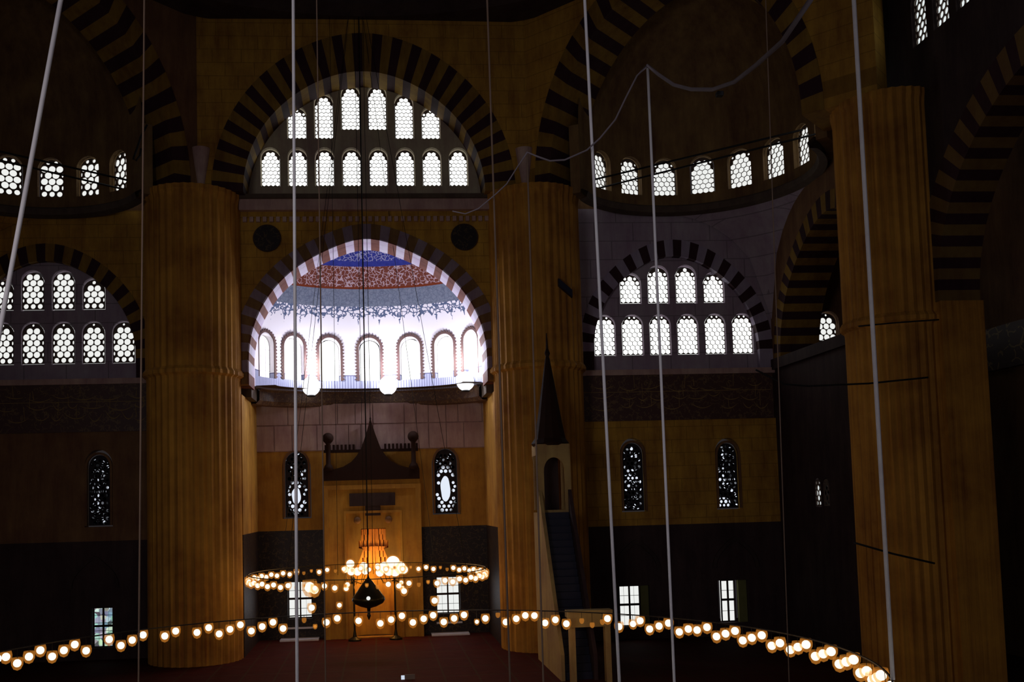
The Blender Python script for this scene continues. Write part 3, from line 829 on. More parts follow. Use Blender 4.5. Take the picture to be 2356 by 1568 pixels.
stained_window(-3.82, 50.2, 6.08, 9.38, 1.14, 'stained glass window with a bright sky patch, left of the mihrab', stained('stained_a', 0, 0, 0, 0, 5.5, 1.5, (-3.86, 7.1, .40, .75)), 1, big=(-.04, 1.08, .23, .42))
stained_window(3.77, 50.2, 6.08, 9.36, 1.14, 'stained glass window mostly blown out by sky, right of the mihrab', stained('stained_b', 0, 0, 0, 0, 5.5, 1.8, (3.74, 7.3, .50, 1.1)), 2, big=(-.03, 1.25, .25, .66))
stained_window(12.35, 45.7, 6.0, 9.2, 1.0, 'stained glass window with a few bright dots, inner one of the right bay', stained('stained_c', 0, 0, 0, 0, 5.2, 2.6, (12.2, 7.55, .34, .14)), 3)
stained_window(16.95, 45.7, 6.0, 9.1, 1.0, 'stained glass window brightest at its lower left, outer one of the right bay', stained('stained_d', 0, 0, 0, 0, 5.2, 2.2, (16.75, 6.25, .30, .24)), 4)
stained_window(-12.35, 45.7, 6.0, 9.2, 1.0, 'dim stained glass window of the left bay', stained('stained_e', 0, 0, 0, 0, 5.2, .8, (-11.95, 7.7, .07, .16)), 5)
for k, y in enumerate((41.38, 40.60)):
    pierced_window((19.41, y, 6.03), -PI / 2, .54, 1.16, 'narrow pierced lancet in the right bay side wall, the one %s the back wall' % ('nearer', 'farther from')[k], .47, 2, pane=PANEL if k == 0 else stained('lancet_dim', 0, 0, 0, 0, 6, .5))

# ---- ground windows with grilles
def ground_window(x, Y, z0, z1, w, cols, rows, label, mat=PANE, side_light=0, dimcol=None):
    WN[0] += 1; h = z1 - z0
    e = empty('window_%d' % WN[0], (x, Y, z0)); struct(e, label, 'window')
    bm = bmesh.new(); fr = .05
    for xx in (-w / 2, w / 2): box_bm(bm, (xx - fr / 2, 0, 0), (xx + fr / 2, .08, h))
    for zz in (0, h): box_bm(bm, (-w / 2, 0, zz - fr / 2), (w / 2, .08, zz + fr / 2))
    box_bm(bm, (-w / 2, 0, h * .53 - .045), (w / 2, .09, h * .53 + .045)); box_bm(bm, (-.035, 0, 0), (.035, .09, h))
    bm_obj('frame', bm, WOODD, e)
    bm = bmesh.new()
    for i in range(1, cols * 2): 
        if i != cols: tube_bm(bm, [(-w / 2 + w * i / (cols * 2), .12, 0), (-w / 2 + w * i / (cols * 2), .12, h)], .006, 5)
    for i in range(1, rows): tube_bm(bm, [(-w / 2, .12, h * i / rows), (w / 2, .12, h * i / rows)], .012, 5)
    bm_obj('iron_bars', bm, IRON, e)
    bm = bmesh.new(); box_bm(bm, (-w / 2, .2, 0), (w / 2, .22, h)); bm_obj('pane', bm, mat, e)
    if side_light:
        bm = bmesh.new()
        for i in range(3): box_bm(bm, (side_light * (w / 2 + .09), -.1 + .0, h * (.04 + i * .33)), (side_light * (w / 2 + .19), -.06, h * (.28 + i * .33)))
        o = bm_obj('shutter', bm, dimcol or WHITEP, e); o['label'] = 'pale folded shutter catching light'
    return e
ground_window(-3.74, 50.2, 1.04, 2.84, 1.16, 2, 4, 'bright grilled ground window, left of the mihrab', side_light=-1)
ground_window(3.72, 50.2, 1.02, 2.84, 1.16, 2, 4, 'bright grilled ground window, right of the mihrab', side_light=1)
ground_window(11.98, 45.7, .62, 2.48, .98, 2, 4, 'grilled ground window behind the row of lamps, inner one of the right bay')
ground_window(16.74, 45.7, .66, 2.58, .66, 1, 4, 'narrow grilled ground window, outer one of the right bay')
def patchy():
    m, nt, out = newmat('garden_pane')
    v = N(nt, 'ShaderNodeTexVoronoi'); v.inputs['Scale'].default_value = 4.5; nt.links.new(coords(nt), v.inputs['Vector'])
    c = mixc(nt, .35, (.55, .72, .75), v.outputs['Color'])
    e = N(nt, 'ShaderNodeEmission'); nt.links.new(c, e.inputs[0]); sc = N(nt, 'ShaderNodeSeparateColor'); nt.links.new(v.outputs['Color'], sc.inputs[0])
    nt.links.new(mth(nt, 'MULTIPLY_ADD', sc.outputs[1], .9, .15), e.inputs[1]); nt.links.new(e.outputs[0], out.inputs[0]); m.cycles.emission_sampling = 'NONE'
    return m
ground_window(-12.22, 45.7, .55, 2.30, .86, 2, 5, 'grilled ground window with greenish daylight in the left bay', patchy())
# pale slabs in place of the daylight spilt below the apse windows
for s in (-1, 1):
    struct(box(trim(), (s * 3.75 - .95, 49.2, 0), (s * 3.75 + .95, 49.98, .08), SPILLM), 'pale slab standing for daylight on the floor below the %s apse ground window' % tag_lab[s], 'step')
    struct(box(trim(), (s * 3.75 - .65, 49.85, .52), (s * 3.75 + .65, 50.0, .60), SPILLM), 'pale strip standing for daylight under the %s apse ground window' % tag_lab[s], 'sill')

for s in (-1, 1):
    ld = bpy.data.lights.new('window_daylight', 'AREA'); ld.shape = 'RECTANGLE'; ld.size = 1.0; ld.size_y = 1.6; ld.energy = 5; ld.color = (.8, .85, 1)
    lo_ = bpy.data.objects.new('window_daylight', ld); COL.objects.link(lo_); lo_.location = (s * 3.73, 50.15, 1.95); lo_.rotation_euler = (math.radians(-70), 0, 0)
# ---- piers
def pier(name, x, y, r, label, mat, extra=0):
    bm = bmesh.new(); prof = [(r, 0), (r, .8), (r, 12.3), (r + .02, 12.4), (r + .16, 12.5), (r + .16, 12.65), (r + .05, 12.8), (r + .05, 20.2), (r + .08, 20.4), (r + .12, 20.55), (r + .12, 20.75)]
    lathe_bm(bm, prof, 144, (x, y, 0), 0, 0, 2 * PI, .035, 36)
    return struct(bm_obj(name, bm, mat), label, 'pier')
pier('wall_back', -7.85, 44.4, 2.02, 'massive fluted stone pier left of the apse', MUSTP)
pier('wall_back', 7.75, 44.4, 2.02, 'massive fluted stone pier right of the apse, behind the minbar', MUSTP)
pier('wall_right', 19.2, 33.9, 1.72, 'massive fluted stone pier at the right, behind the near cable', MUSTP)
pier('wall_left', -19.2, 33.9, 1.72, 'massive stone pier beyond the left edge', MUSTP)
# upper wall strips over the piers (corner masonry between the arches)
for s in (1, -1):
    bm = bmesh.new(); lathe_bm(bm, [(.12, 20.75), (.2, 21.3), (.32, 22.0), (.42, 22.7), (.15, 22.8)], 20, (s * 7.30, 43.55, 0))
    struct(bm_obj(trim(), bm, GREYB), 'pale carved corbel between the arches above the %s apse pier' % tag_lab[s], 'corbel')

# ---- east side: big arch, tympanum windows, pier
FE = FXR(19.75)
EC = (25.9, 13.1)
ei = arc_pts(EC, 6.1, 5.9, 0, PI, 50, .3, .5); eo = arc_pts(EC, 7.3, 7.0, 0, PI, 50, .3, .5)
ew = [(32.25 - 1.32 * i, 22.45, 1.9) for i in range(7)]
L = [(34.5, 13.1)] + eo + [(17.0, 13.1), (17.0, 31), (38, 31), (38, 20.8), (34.5, 20.8)]
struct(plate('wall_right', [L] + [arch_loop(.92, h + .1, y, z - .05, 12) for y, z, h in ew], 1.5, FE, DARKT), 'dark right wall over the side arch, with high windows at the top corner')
struct(arch_blocks(trim(), FE, ei, eo, 1.5, [stone('dim_ochre', (.18, .11, .03), .3), REDV], -.03, 1), 'tall side arch banded in ochre and dark stone at the right edge', 'arch')
for k, (y, z, h) in enumerate(ew[:4]):
    pierced_window((19.86, y, z), -PI / 2, .86, h, 'high pierced window at the top right, %s from the left' % names7[k], .45, 3, pane=PANEL)
struct(box('wall_right', (19.75, 31.95, 0), (21.3, 34.5, 13.1), MUSTP), 'plain stone jamb below the right side arch')
struct(box(trim(), (24.9, 14, 11.3), (25.25, 45, 13.0), frieze_mat('aisle_frieze', (.07, .035, .03), (.45, .3, .1), .8, .5)), 'inscription band on the far wall of the right aisle', 'frieze')

# ================================================================== MIHRAB
mh = empty('mihrab', (0, 49.4, 0)); tag(mh, 'tall marble mihrab niche with a peaked dark crown between the apse windows', 'mihrab')
def mb(name, bm, mat, sm=False):
    for v in bm.verts: v.co.y -= 49.4
    return bm_obj(name, bm, mat, mh, sm)
# panel with stepped muqarnas niche opening
half = [(.62, 5.42), (.62, 4.82), (.74, 4.82), (.74, 4.45), (.52, 4.38), (.66, 4.0), (.82, 3.62), (1.0, 3.3), (1.0, 0.05)]
hole = half + [(-x, z) for x, z in half[::-1]]
bm = plate_bm([rect(-2.42, 0, 2.38, 7.9), hole], .45)
for v in bm.verts: v.co = Vector((v.co.x, 49.4 + v.co.z, v.co.y))
mb('portal', bm, CREAM)
bm = bmesh.new()
for x0, x1 in ((-2.45, -2.2), (2.15, 2.42), (-1.45, -1.34), (1.34, 1.45)): box_bm(bm, (x0, 49.3, 0), (x1, 49.42, 7.4 if abs(x0) > 2 or abs(x1) > 2 else 6.2))
box_bm(bm, (-2.45, 49.3, 7.4), (2.42, 49.42, 7.62)); box_bm(bm, (-1.45, 49.3, 6.2), (1.45, 49.42, 6.32))
mb('moulding', bm, CREAM)
bm = bmesh.new(); box_bm(bm, (-1.16, 49.3, 6.56), (1.13, 49.42, 7.2)); mb('inscription_panel', bm, DARKT)['label'] = 'dark rectangular inscription panel'
bm = bmesh.new(); box_bm(bm, (-.38, 49.32, 6.07), (.38, 49.42, 6.56)); mb('inscription_tablet', bm, DARKT)['label'] = 'small dark tablet under the panel'
for s in (-1, 1):
    bm = bmesh.new(); sphere_bm(bm, (s * .78, 49.38, 5.85), .18, 16, 10); mb('boss', bm, DARKW, True)
# niche interior: curved back with muqarnas steps
bm = bmesh.new(); lathe_bm(bm, [(1.02, 0), (1.02, 3.4)], 24, (0, 49.75, 0), 0, 0, PI); mb('niche', bm, CREAM)
bm = bmesh.new()
steps = [(1.0, 3.3), (.86, 3.62), (.74, 3.95), (.62, 4.28), (.78, 4.5), (.72, 4.82), (.64, 5.1), (.64, 5.38)]
for (r, z), (r2, z2) in zip(steps, steps[1:]):
    k = 9
    for i in range(k):
        a0_, a1_ = PI * i / k, PI * (i + 1) / k; am = (a0_ + a1_) / 2
        for a in (a0_, am):
            rr = r * (1 if a == a0_ else .86)
            x, y = rr * math.cos(a), 49.78 + .8 * rr * math.sin(a)
            box_bm(bm, (x - .05, y - .02, z), (x + .05, y + .12, z2))
lathe_bm(bm, [(1.05, 3.3), (.9, 3.9), (.8, 4.6), (.75, 5.39), (.05, 5.39)], 24, (0, 49.85, 0), 0, 0, PI)
mb('muqarnas_hood', bm, stone('hood_marble', (.65, .32, .07), .25))
# crown
prof = [(2.42, 7.86), (2.42, 8.36), (1.9, 8.42), (1.4, 8.55), (1.0, 8.78), (.72, 9.08), (.5, 9.42), (.36, 9.8), (.22, 10.2), (.1, 10.6), (.03, 10.9)]
loop = prof + [(-x, z) for x, z in prof[::-1]]
bm = plate_bm([loop], .4)
for v in bm.verts: v.co = Vector((v.co.x - .03, 49.25 + v.co.z, v.co.y))
mb('crown', bm, WOODD)['label'] = 'dark gable crown curving up to a spire'
bm = bmesh.new(); lathe_bm(bm, [(.02, 10.85), (.05, 10.95), (.02, 11.05), (.015, 11.45)], 10, (-.03, 49.45, 0)); mb('spire_finial', bm, WOODD)
for s in (-1, 1):
    bm = bmesh.new(); c = (s * 2.14 - .03, 49.4, 0)
    lathe_bm(bm, [(.28, 8.36), (.2, 8.6), (.12, 8.7), (.11, 9.7), (.18, 9.8)], 14, c); sphere_bm(bm, (c[0], c[1], 10.0), .28, 16, 10)
    mb('finial', bm, WOODD, True)
bm = bmesh.new()
for i in range(24):
    x = -2.36 + i * .2
    if abs(x + .07) > .7: box_bm(bm, (x, 49.62, 9.42), (x + .11, 49.72, 9.68))
box_bm(bm, (-2.4, 49.6, 9.28), (2.36, 49.74, 9.42)); mb('cresting', bm, WOODD)

# standing lamp clusters at the mihrab
def cluster(x, y, pts, label):
    e = empty('candelabrum', (x, y, 0)); pts = [(a * 1.012, 6.6 - (6.6 - b_) * 1.012, c_) for a, b_, c_ in pts]; tag(e, label, 'lamp', 'blazing lamp clusters before the mihrab')
    bm = bmesh.new(); lathe_bm(bm, [(.32, 0), (.32, .08), (.1, .2), (.05, .5), (.045, 2.9), (.1, 3.0), (.03, 3.1)], 14, (0, 0, 0)); bm_obj('stand', bm, BRASS, e)
    bm = bmesh.new()
    for (px_, pz_, r_) in pts: tube_bm(bm, [(0, 0, 2.9), ((px_ - x) * .7, .0, 2.75), (px_ - x, 0, pz_ - r_)], .018, 5)
    bm_obj('arms', bm, BRASS, e)
    for (px_, pz_, r_) in pts:
        bm = bmesh.new(); sphere_bm(bm, (px_ - x, 0, pz_), r_, 14, 10); g = bm_obj('globe', bm, BULB, e, True)
        bm = bmesh.new(); sphere_bm(bm, (px_ - x, 0, pz_), r_ + .06, 14, 10); bm_obj('glass', bm, CUP, g, True)  # outer shell adds a painted orange halo
cluster(-1.0, 48.6, [(-1.14, 3.78, .2), (-1.38, 3.52, .16), (-.8, 3.4, .2), (-1.1, 3.42, .2), (-.5, 3.62, .22), (-.42, 3.42, .18), (-1.3, 2.78, .12), (-1.36, 2.6, .12)], 'candelabrum with blazing white globes, left of the mihrab niche')
cluster(1.0, 48.6, [(.93, 3.76, .34), (1.25, 3.52, .30), (.5, 3.55, .28), (.28, 3.32, .2), (.72, 3.4, .26), (1.02, 3.36, .26), (1.45, 3.42, .2), (1.34, 2.52, .12), (1.31, 2.8, .10), (.18, 3.62, .14)], 'larger candelabrum with a blinding mass of globes, right of the mihrab niche')
def plight(loc, w, col=(1, .55, .18), r=.15):
    ld = bpy.data.lights.new('lamp_light', 'POINT'); ld.energy = w; ld.color = col; ld.shadow_soft_size = r
    o = bpy.data.objects.new('lamp_light', ld); COL.objects.link(o); o.location = loc
plight((-.95, 47.7, 3.6), 22); plight((.9, 47.7, 3.6), 38); plight((0, 49.4, 3.35), 130, (1, .55, .16))

# ================================================================== CHANDELIERS
def ring_bm(c, r, z, h, w, seg=96):
    bm = bmesh.new(); lathe_bm(bm, [(r - w, -h / 2), (r + w, -h / 2), (r + w, h / 2), (r - w, h / 2), (r - w, -h / 2)], seg, (0, 0, 0), caps=False); return bm
def lamp_meshes(rb, rc):
    bm = bmesh.new(); lathe_bm(bm, [(.005, -rc * 1.25), (rc * .6, -rc * 1.0), (rc * .95, -rc * .3), (rc, rc * .3), (rc * .85, rc * .95)], 14, caps=False)
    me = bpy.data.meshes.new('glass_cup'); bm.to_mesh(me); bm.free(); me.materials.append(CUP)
    bm = bmesh.new(); sphere_bm(bm, (0, 0, 0), rb, 12, 8); mb_ = bpy.data.meshes.new('bulb'); bm.to_mesh(mb_); bm.free(); mb_.materials.append(BULB)
    mbd = mb_.copy(); mbd.materials.clear(); mbd.materials.append(BULBD)
    for m_ in (me, mb_, mbd):
        for p in m_.polygons: p.use_smooth = True
    return me, mb_, mbd
def add_lamp(root, me, pos, bulbme, scale=1):
    c = bpy.data.objects.new('lamp_cup', me); COL.objects.link(c); c.parent = root; c.location = pos; c.scale = (scale,) * 3
    if bulbme:
        b = bpy.data.objects.new('bulb', bulbme); COL.objects.link(b); b.parent = c
# large foreground ring
BC, BR, BZ = (.12, 24.8), 11.79, 2.36
big = empty('ring_chandelier', (BC[0], BC[1], BZ)); tag(big, 'huge hanging ring of oil-lamp bulbs curving across the bottom of the view', 'chandelier')
bm = ring_bm(None, BR, 0, .035, .02, 186); 
o = bm_obj('hoop', bm, IRON, big); o.location = (0, 0, .30)
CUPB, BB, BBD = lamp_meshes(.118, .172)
lit_angles = [-65.53, -63.47, -61.34, -59.3, -57.2, -55.11, -53.18, -51.18, -47.12, -45.06, -43.08, -41.18, -37.38, -35.47, -31.75, -29.69, -27.87, -25.96, -24.13, -22.22, -20.31, -18.4, -16.64, -8.95, -7.02, -3.23, .65, 2.59, 4.54, 6.49, 8.45, 10.17, 12.06, 13.95, 15.76, 19.64, 23.37, 25.29, 26.97, 28.65, 30.58, 32.51, 34.53, 42.29, 44.43, 48.51, 50.27, 52.12, 53.99, 56.04, 57.85, 59.59, 61.6, 63.46, 65.34, 67.33, 68.88, 70.83, 73.0, 75.11, 76.97, 79.27, 81.11, 83.11, 85.3, 87.29, 89.42, 91.6, 93.7, 95.9, 98.0, 100.3, 102.4, 104.4, 106.4, 108.5]
wires = bmesh.new(); cups_rest = bmesh.new(); bulbs_rest = bmesh.new()
used = set()
def lvl(k): return ((k if k < 20 else k + 1) % 3 - 1) * .125
for a in lit_angles:
    k = round((a - .65) / 1.9355); used.add(k); t = math.radians(a)
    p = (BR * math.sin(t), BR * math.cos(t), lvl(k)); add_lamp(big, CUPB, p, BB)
    tube_bm(wires, [(p[0], p[1], p[2] + .1), (p[0], p[1], .3)], .008, 4)
unlit = {-24: .6, -19: .6, -17: .55, -6: .5, -7: 0, -2: .5, 9: .62, 11: 0, 19: 0, 20: 0, 21: 0, 24: .9}
for k in range(-34, 56):
    if k in used: continue
    t = math.radians(.65 + 1.9355 * k); p = (BR * math.sin(t), BR * math.cos(t), lvl(k))
    if k in unlit:
        add_lamp(big, CUPB if unlit[k] else CUPB, p, (BBD if unlit[k] < .61 else BB) if unlit[k] else None, unlit[k] or .5)
        tube_bm(wires, [(p[0], p[1], p[2] + .1), (p[0], p[1], .3)], .008, 4)
bm_obj('lamp_wires', wires, IRON, big)['kind'] = 'stuff'
for k in range(57, 152):
    t = math.radians(.65 + 1.9355 * k); sphere_bm(bulbs_rest, (BR * math.sin(t), BR * math.cos(t), lvl(k)), .118, 8, 6)
bm_obj('bulbs', bulbs_rest, BULB, big, True)['kind'] = 'stuff'
for k in range(10):
    t = math.radians(-60 + 18 * k + 5); plight((BC[0] + (BR - .25) * math.sin(t), BC[1] + (BR - .25) * math.cos(t), 2.2), 9, (1, .55, .2), .2)

# smaller ring before the mihrab
SC, SR, SZ = (-.23, 42.8), 5.10, 3.52
sm = empty('ring_chandelier', (SC[0], SC[1], SZ)); tag(sm, 'smaller round chandelier of bulbs hanging in front of the mihrab', 'chandelier')
o = bm_obj('hoop', ring_bm(None, SR, 0, .03, .02, 90), BRASS, sm); o.location = (0, 0, .26)
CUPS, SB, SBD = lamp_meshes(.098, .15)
random.seed(11); wires = bmesh.new()
NS = 78
dark = {3, 5, 9, 10, 33, 34, 38, 39, 40, 41, 45, 46, 70, 71, 74, 76}
for k in range(NS):
    t = 2 * PI * k / NS; p = (SR * math.sin(t), SR * math.cos(t), .04 * ((k % 2) * 2 - 1))
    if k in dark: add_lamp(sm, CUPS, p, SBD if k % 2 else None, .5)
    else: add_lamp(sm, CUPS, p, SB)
    tube_bm(wires, [(p[0], p[1], p[2] + .08), (p[0], p[1], .26)], .006, 4)
bm_obj('lamp_wires', wires, IRON, sm)['kind'] = 'stuff'
for (x, z, y, r) in ((-1.10, -.80, -3.9, .09), (-2.15, -.82, -4.3, .12), (2.62, -.72, -4.2, .12), (-2.2, -.02, -4.5, .2), (-2.02, -.12, -4.5, .16), (1.42, -.25, -4.9, .11)):
    add_lamp(sm, CUPS, (x, y, z), SB, r / .098)
bm = bmesh.new(); lathe_bm(bm, [(.02, .1), (.05, -.05), (.18, -.2), (.42, -.52), (.68, -.88), (.72, -1.0), (.62, -1.15), (.36, -1.28), (.08, -1.36), (.06, -1.6), (.09, -1.68), (.02, -1.85)], 32)
bm_obj('bronze_pendant', bm, BRASS, sm, True)['label'] = 'dark bronze spade-shaped pendant'
bm = bmesh.new(); sphere_bm(bm, (0, -.72, -.87), .085, 12, 8); bm_obj('pendant_highlight', bm, PANE, sm, True)  # glowing bead stands in for a highlight on the bronze
for k in range(4):
    t = 2 * PI * (k + .42) / 4
    tube('suspension_wire', [(SR * math.sin(t), SR * math.cos(t), .26), (SR * .10 * math.sin(t), SR * .10 * math.cos(t), 25)], .010, IRON, sm, 4)
for x0, y0, x1, r_ in ((0, 0, .1, .03), (.22, 0, .28, .012), (-.16, .3, -.1, .012), (-1.3, 0, -1.2, .010)):
    tube('suspension_wire', [(x0, y0, .1), (x1, 0, 25)], r_, IRON, sm, 5)
for k in range(8):
    t = 2 * PI * (k + .5) / 8
    plight((SC[0] + SR * .96 * math.sin(t), SC[1] + SR * .96 * math.cos(t), 3.35), 14, (1, .55, .18), .15)

# ================================================================== CABLES
def extend(a, b, ztop):
    a, b = Vector(a), Vector(b); t = (ztop - b.z) / (a.z - b.z); return b + (a - b) * t
cab = [
    ('C1', (-4.77, 16, 15.02), (-6.24, 15, 4.2), .038, 26, ROPE, 'bright thick white cable slanting down at the left edge'),
    ('C2', (-.78, 13.4, 13.69), (-.85, 13.1, 4.32), .022, 26, ROPE, 'bright white cable passing in front of the left half of the apse'),
    ('C3', (3.51, 14, 14.07), (3.55, 13.6, 4.05), .023, 26, ROPE, 'white cable running down beside the right bay windows'),
    ('C4', (4.49, 14.2, 13.16), (4.42, 13.9, 3.96), .021, 13.11, ROPE, 'white cable dropping from the highest knot of the looped rope'),
    ('C5', (10.84, 19.9, 17.3), (10.86, 19.9, 2.64), .046, 26, ROPE, 'thick pale cable in front of the right pier'),
    ('C6', (1.97, 13.4, 10.95), (1.98, 13.3, 4.17), .014, 26, ROPED, 'thin dark cable along the pier right of the apse, nearer the apse'),
    ('C7', (2.48, 13.5, 11.55), (2.45, 13.4, 4.13), .013, 11.51, ROPED, 'thin dark cable hanging from the middle knot of the looped rope'),
    ('C8', (-.46, 13.3, 10.92), (-.48, 13.1, 4.3), .009, 26, ROPED, 'thin faint cable just right of the bright apse cable'),
    ('C9', (-2.91, 13.6, 10.96), (-3.0, 13.6, 4.32), .013, 26, ROPED, 'thin faint cable at the left edge of the left apse pier'),
    ('C10', (6.6, 14.8, 11.11), (6.41, 14.6, 4.2), .009, 26, ROPED, 'very thin cable beside the outer stained window of the right bay')]
for n_, a, b, r, zt, mt, lab in cab:
    top = extend(a, b, zt); bot = extend(a, b, 2.685)
    mid = (Vector(a) + Vector(b)) / 2
    o = tube('suspension_cable', [bot, bot.lerp(top, .33), bot.lerp(top, .66), top], r, mt, None, 10)
    tag(o, lab, 'cable', 'chandelier suspension cables')
# looped rope
rp = [(4.2, 6.9, 11.2), (4.11, 8.0, 10.89), (4.2, 8.8, 10.91), (4.27, 9.6, 11.05), (4.34, 10.4, 11.22), (4.38, 11.2, 11.48), (4.39, 12.0, 11.83), (4.43, 12.8, 12.24), (4.44, 13.5, 12.7), (4.49, 14.2, 13.16), (4.29, 14.1, 12.95), (4.08, 14.0, 12.57), (3.88, 13.9, 12.19), (3.64, 13.9, 11.91), (3.41, 13.8, 11.69), (3.06, 13.7, 11.51), (2.82, 13.6, 11.46), (2.62, 13.5, 11.49), (2.48, 13.5, 11.55), (2.33, 13.5, 11.33), (2.15, 13.36, 11.04), (1.98, 13.33, 10.88), (1.74, 13.36, 10.69), (1.56, 13.4, 10.63), (1.38, 13.4, 10.67)]
rr = [.024 if i < 10 else .013 if i < 19 else .009 for i in range(len(rp))]
rope = tag(tube('looped_rope', rp, rr, plain('old_rope', (.24, .2, .22), .9), None, 8), 'grey rope swagged in loops between the cable tops, upper right', 'rope')
tag(box('rope_clamp', (4.35, 10.96, 11.31), (4.43, 11.04, 11.365), IRON, None, None, .01), 'small dark clamp on the lowest part of the big rope loop', 'clamp')
# loose dark wires near the right pier
def wire(name, pts, r, lab):
    P = []
    for i in range(len(pts) - 1):
        a, b = Vector(pts[i]), Vector(pts[i + 1])
        for k in range(6): P.append(a.lerp(b, k / 6))
    P.append(Vector(pts[-1])); tag(tube(name, P, r, IRON, None, 6), lab, 'wire', 'dark wires strung by the right pier')
wire('hanging_wire', [(12.3, 30, 10.55), (13.2, 30, 10.08), (14.0, 30, 10.0), (16, 30, 10.05), (17.98, 30, 10.21)], .03, 'black wire sagging across the right pier, middle of three')
wire('hanging_wire', [(15.76, 30, 11.9), (17, 30, 12.0), (18.46, 30, 12.08)], .025, 'black wire across the right pier, topmost of three')
wire('hanging_wire', [(14.23, 28, 5.11), (15.4, 28, 4.75), (16.66, 28, 4.43)], .03, 'black wire across the right pier, lowest of three')
tag(tube('wire_hook', [(-8.85, 40, 22.4), (-9.1, 40, 21.9), (-9.3, 40, 21.3), (-9.42, 40, 20.95), (-9.3, 40, 20.9), (-9.15, 40, 21.1), (-9.1, 40, 21.4)], .045, IRON, None, 6), 'curved black hook-shaped wire beside the left corner arch', 'hook')
bm = bmesh.new(); box_bm(bm, (-.3, -.12, -.2), (.3, .12, .12))
for v in bm.verts: v.co.z -= v.co.x * .9; v.co.y += 0
o = bm_obj('tilted_box', bm, BLUEB); o.location = (8.72, 42.2, 15.97); tag(o, 'small blue-black tilted box fixed to the pier right of the apse', 'box')

# ================================================================== MINBAR
mn = empty('minbar', (7.6, 38, 0)); tag(mn, 'tall stone minbar pulpit with a dark conical cap beside the right apse pier', 'minbar')
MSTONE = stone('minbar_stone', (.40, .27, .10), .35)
def mp(name, bm, mat, lab=None, smth=False):
    for v in bm.verts: v.co -= Vector((7.6, 38, 0))
    o = bm_obj(name, bm, mat, mn, smth)
    if lab: o['label'] = lab
    return o
TY = 40.3; TX = 7.48
bm = bmesh.new(); lathe_bm(bm, [(.74, 8.85), (.80, 8.95), (.66, 9.15), (.52, 9.9), (.36, 10.9), (.2, 11.9), (.1, 12.5), (.07, 12.6), (.12, 12.75), (.05, 12.95), (.02, 13.6)], 12, (TX, TY, 0)); mp('conical_cap', bm, WOODD, 'dark pointed cone cap')
bm = bmesh.new(); box_bm(bm, (TX - .68, TY - .68, 8.45), (TX + .68, TY + .68, 8.9)); mp('canopy', bm, MSTONE)
for i, (ax, ay) in enumerate(((-1, -1), (1, -1), (1, 1), (-1, 1))):
    bm = bmesh.new(); lathe_bm(bm, [(.1, 6.2), (.08, 6.4), (.07, 8.2), (.12, 8.45)], 12, (TX + ax * .58, TY + ay * .58, 0)); mp('column', bm, MSTONE)
bm = plate_bm([rect(TX - .68, 6.1, TX + .68, 8.5), arch_loop(.86, 2.15, TX, 6.2, 12, .4)], .1)
for v in bm.verts: v.co = Vector((v.co.x, TY - .72 + v.co.z, v.co.y))
mp('pulpit_arch', bm, MSTONE)
bm = bmesh.new(); box_bm(bm, (TX - .4, TY + .55, 6.1), (TX + .4, TY + .66, 8.4)); mp('pulpit_back', bm, DARKT, 'dark pulpit back')
bm = bmesh.new(); box_bm(bm, (TX - .68, TY - .7, 0), (TX + .68, TY + .68, 6.1)); mp('tower_base', bm, MSTONE)
# stair with balustrades descending towards the viewer
bm = bmesh.new(); ns = 22; y0, y1, zt = 36.0, TY - .7, 6.1
for i in range(ns):
    z = zt * (i + 1) / ns; ya = y0 + (y1 - y0) * i / ns
    box_bm(bm, (TX - .52, ya, z - zt / ns - .02), (TX + .52, y1, z))
mp('stair', bm, BLUEB, 'dark carpeted flight of steps')
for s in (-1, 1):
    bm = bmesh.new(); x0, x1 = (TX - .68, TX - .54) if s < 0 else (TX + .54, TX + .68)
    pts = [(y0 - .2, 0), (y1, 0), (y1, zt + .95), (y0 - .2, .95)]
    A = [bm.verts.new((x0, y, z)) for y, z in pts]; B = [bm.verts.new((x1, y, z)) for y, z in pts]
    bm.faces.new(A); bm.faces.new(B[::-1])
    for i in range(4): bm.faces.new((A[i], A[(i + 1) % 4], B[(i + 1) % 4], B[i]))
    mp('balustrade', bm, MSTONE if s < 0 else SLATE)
bm = bmesh.new(); GX0, GX1, GY = 7.06, 8.55, 35.4
box_bm(bm, (GX0, GY - .2, 2.0), (GX1, GY + .2, 2.35)); box_bm(bm, (GX0 - .08, GY - .26, 2.35), (GX1 + .08, GY + .26, 2.6))
mp('gate_lintel', bm, MSTONE)
for x in (GX0, GX1 - .2):
    bm = bmesh.new(); box_bm(bm, (x, GY - .15, 0), (x + .2, GY + .15, 2.0)); mp('gate_post', bm, MSTONE)

# small card lying on the carpet, brightness of its white panel is added emission
e = empty('floor_sign', (1.05, 37.4, 0)); tag(e, 'tiny pale-edged sign with a white spot on the carpet at the bottom centre', 'sign')
box('board', (.08, -.02, .02), (.46, .02, .20), plain('brown_board', (.2, .15, .13)), e); box('white_panel', (-.06, -.03, .02), (.07, .01, .17), emit('card_glow', (.75, .85, 1), .8), e)

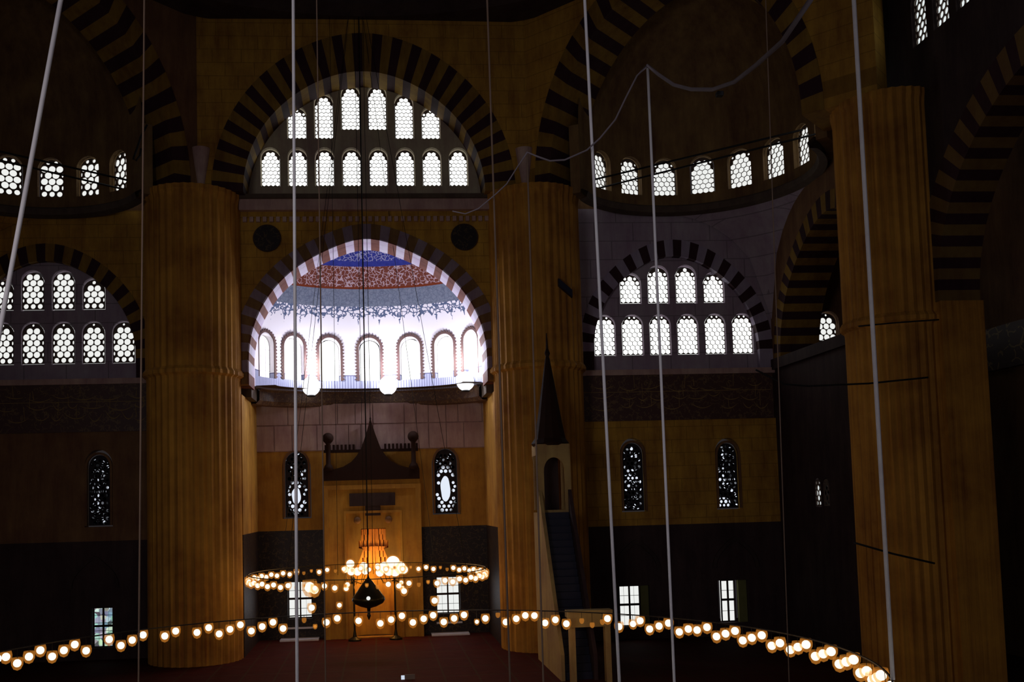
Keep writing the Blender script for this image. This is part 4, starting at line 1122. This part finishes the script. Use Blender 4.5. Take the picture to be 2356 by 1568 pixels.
# ================================================================== TIE RODS
def rod(p0, p1, lab):
    tag(tube('tie_rod', [p0, p1], .045, IRON, None, 8), lab, 'tie rod', 'iron tie rods across the corner windows')
def ext2(a, b, k0=.25, k1=.12):
    a, b = Vector(a), Vector(b); return a - (b - a) * k0, b + (b - a) * k1
for s in (1, -1):
    for A, B, which in (((12.32, 43.4, 21.23), (18.12, 38.9, 21.45), 'lower'), ((10.95, 43.8, 21.45), (14.90, 41.0, 21.60), 'upper')):
        a_, b_ = ext2(A, B, .12 if which == 'upper' else .35, .12 if which == 'lower' else .85)
        rod((s * a_.x, a_.y, a_.z), (s * b_.x, b_.y, b_.z), 'straight iron rod crossing the %s corner windows, %s of two' % (tag_lab[s], which))

# ================================================================== LIGHT
w = bpy.data.worlds.new('world'); S.world = w; w.use_nodes = True
bg = w.node_tree.nodes['Background']; bg.inputs[0].default_value = (.95, .82, .86, 1); bg.inputs[1].default_value = .021
# fill lamp added behind the viewer, standing for unseen entrance-side windows
ld = bpy.data.lights.new('entrance_fill', 'AREA'); ld.shape = 'RECTANGLE'; ld.size = 7; ld.size_y = 5; ld.energy = 165; ld.spread = math.radians(75); ld.color = (1, .92, .95)
lo_ = bpy.data.objects.new('entrance_fill', ld); COL.objects.link(lo_); lo_.location = (-12, -1, 9); lo_.rotation_euler = (math.radians(90), 0, math.radians(-22))

ld = bpy.data.lights.new('cable_fill', 'AREA'); ld.shape = 'RECTANGLE'; ld.size = 1.5; ld.size_y = 2.5; ld.energy = 230; ld.color = (.92, .88, 1)  # lamp added to brighten the cables, no window known here
lo_ = bpy.data.objects.new('cable_fill', ld); COL.objects.link(lo_); lo_.location = (4, -3, 9); lo_.rotation_euler = (math.radians(92), 0, math.radians(0))

# ================================================================== CAMERA
cam = bpy.data.cameras.new('camera'); co_ = bpy.data.objects.new('camera', cam); COL.objects.link(co_); S.camera = co_
f, px, py, yaw, pitch, roll = 2250., 1040., 1005., .0775, .067, .0268
cy_, sy_, cp, sp = math.cos(yaw), math.sin(yaw), math.cos(pitch), math.sin(pitch)
Fv = Vector((sy_ * cp, cy_ * cp, sp)); Rv = Vector((cy_, -sy_, 0)); Uv = Rv.cross(Fv)
R2 = Rv * math.cos(roll) - Uv * math.sin(roll); U2 = Rv * math.sin(roll) + Uv * math.cos(roll)
co_.matrix_world = Matrix(((R2.x, U2.x, -Fv.x, .25), (R2.y, U2.y, -Fv.y, 0), (R2.z, U2.z, -Fv.z, 6.6), (0, 0, 0, 1)))
cam.sensor_fit = 'HORIZONTAL'; cam.sensor_width = 36; cam.lens = f * 36 / 2356
cam.shift_x = (1178 - px) / 2356; cam.shift_y = -(784 - py) / 2356
cam.clip_end = 300
S.view_settings.view_transform = 'Standard'; S.view_settings.look = 'None'; S.view_settings.gamma = 1; S.view_settings.exposure = 0
try: S.view_settings.use_curve_mapping = False
except Exception: pass
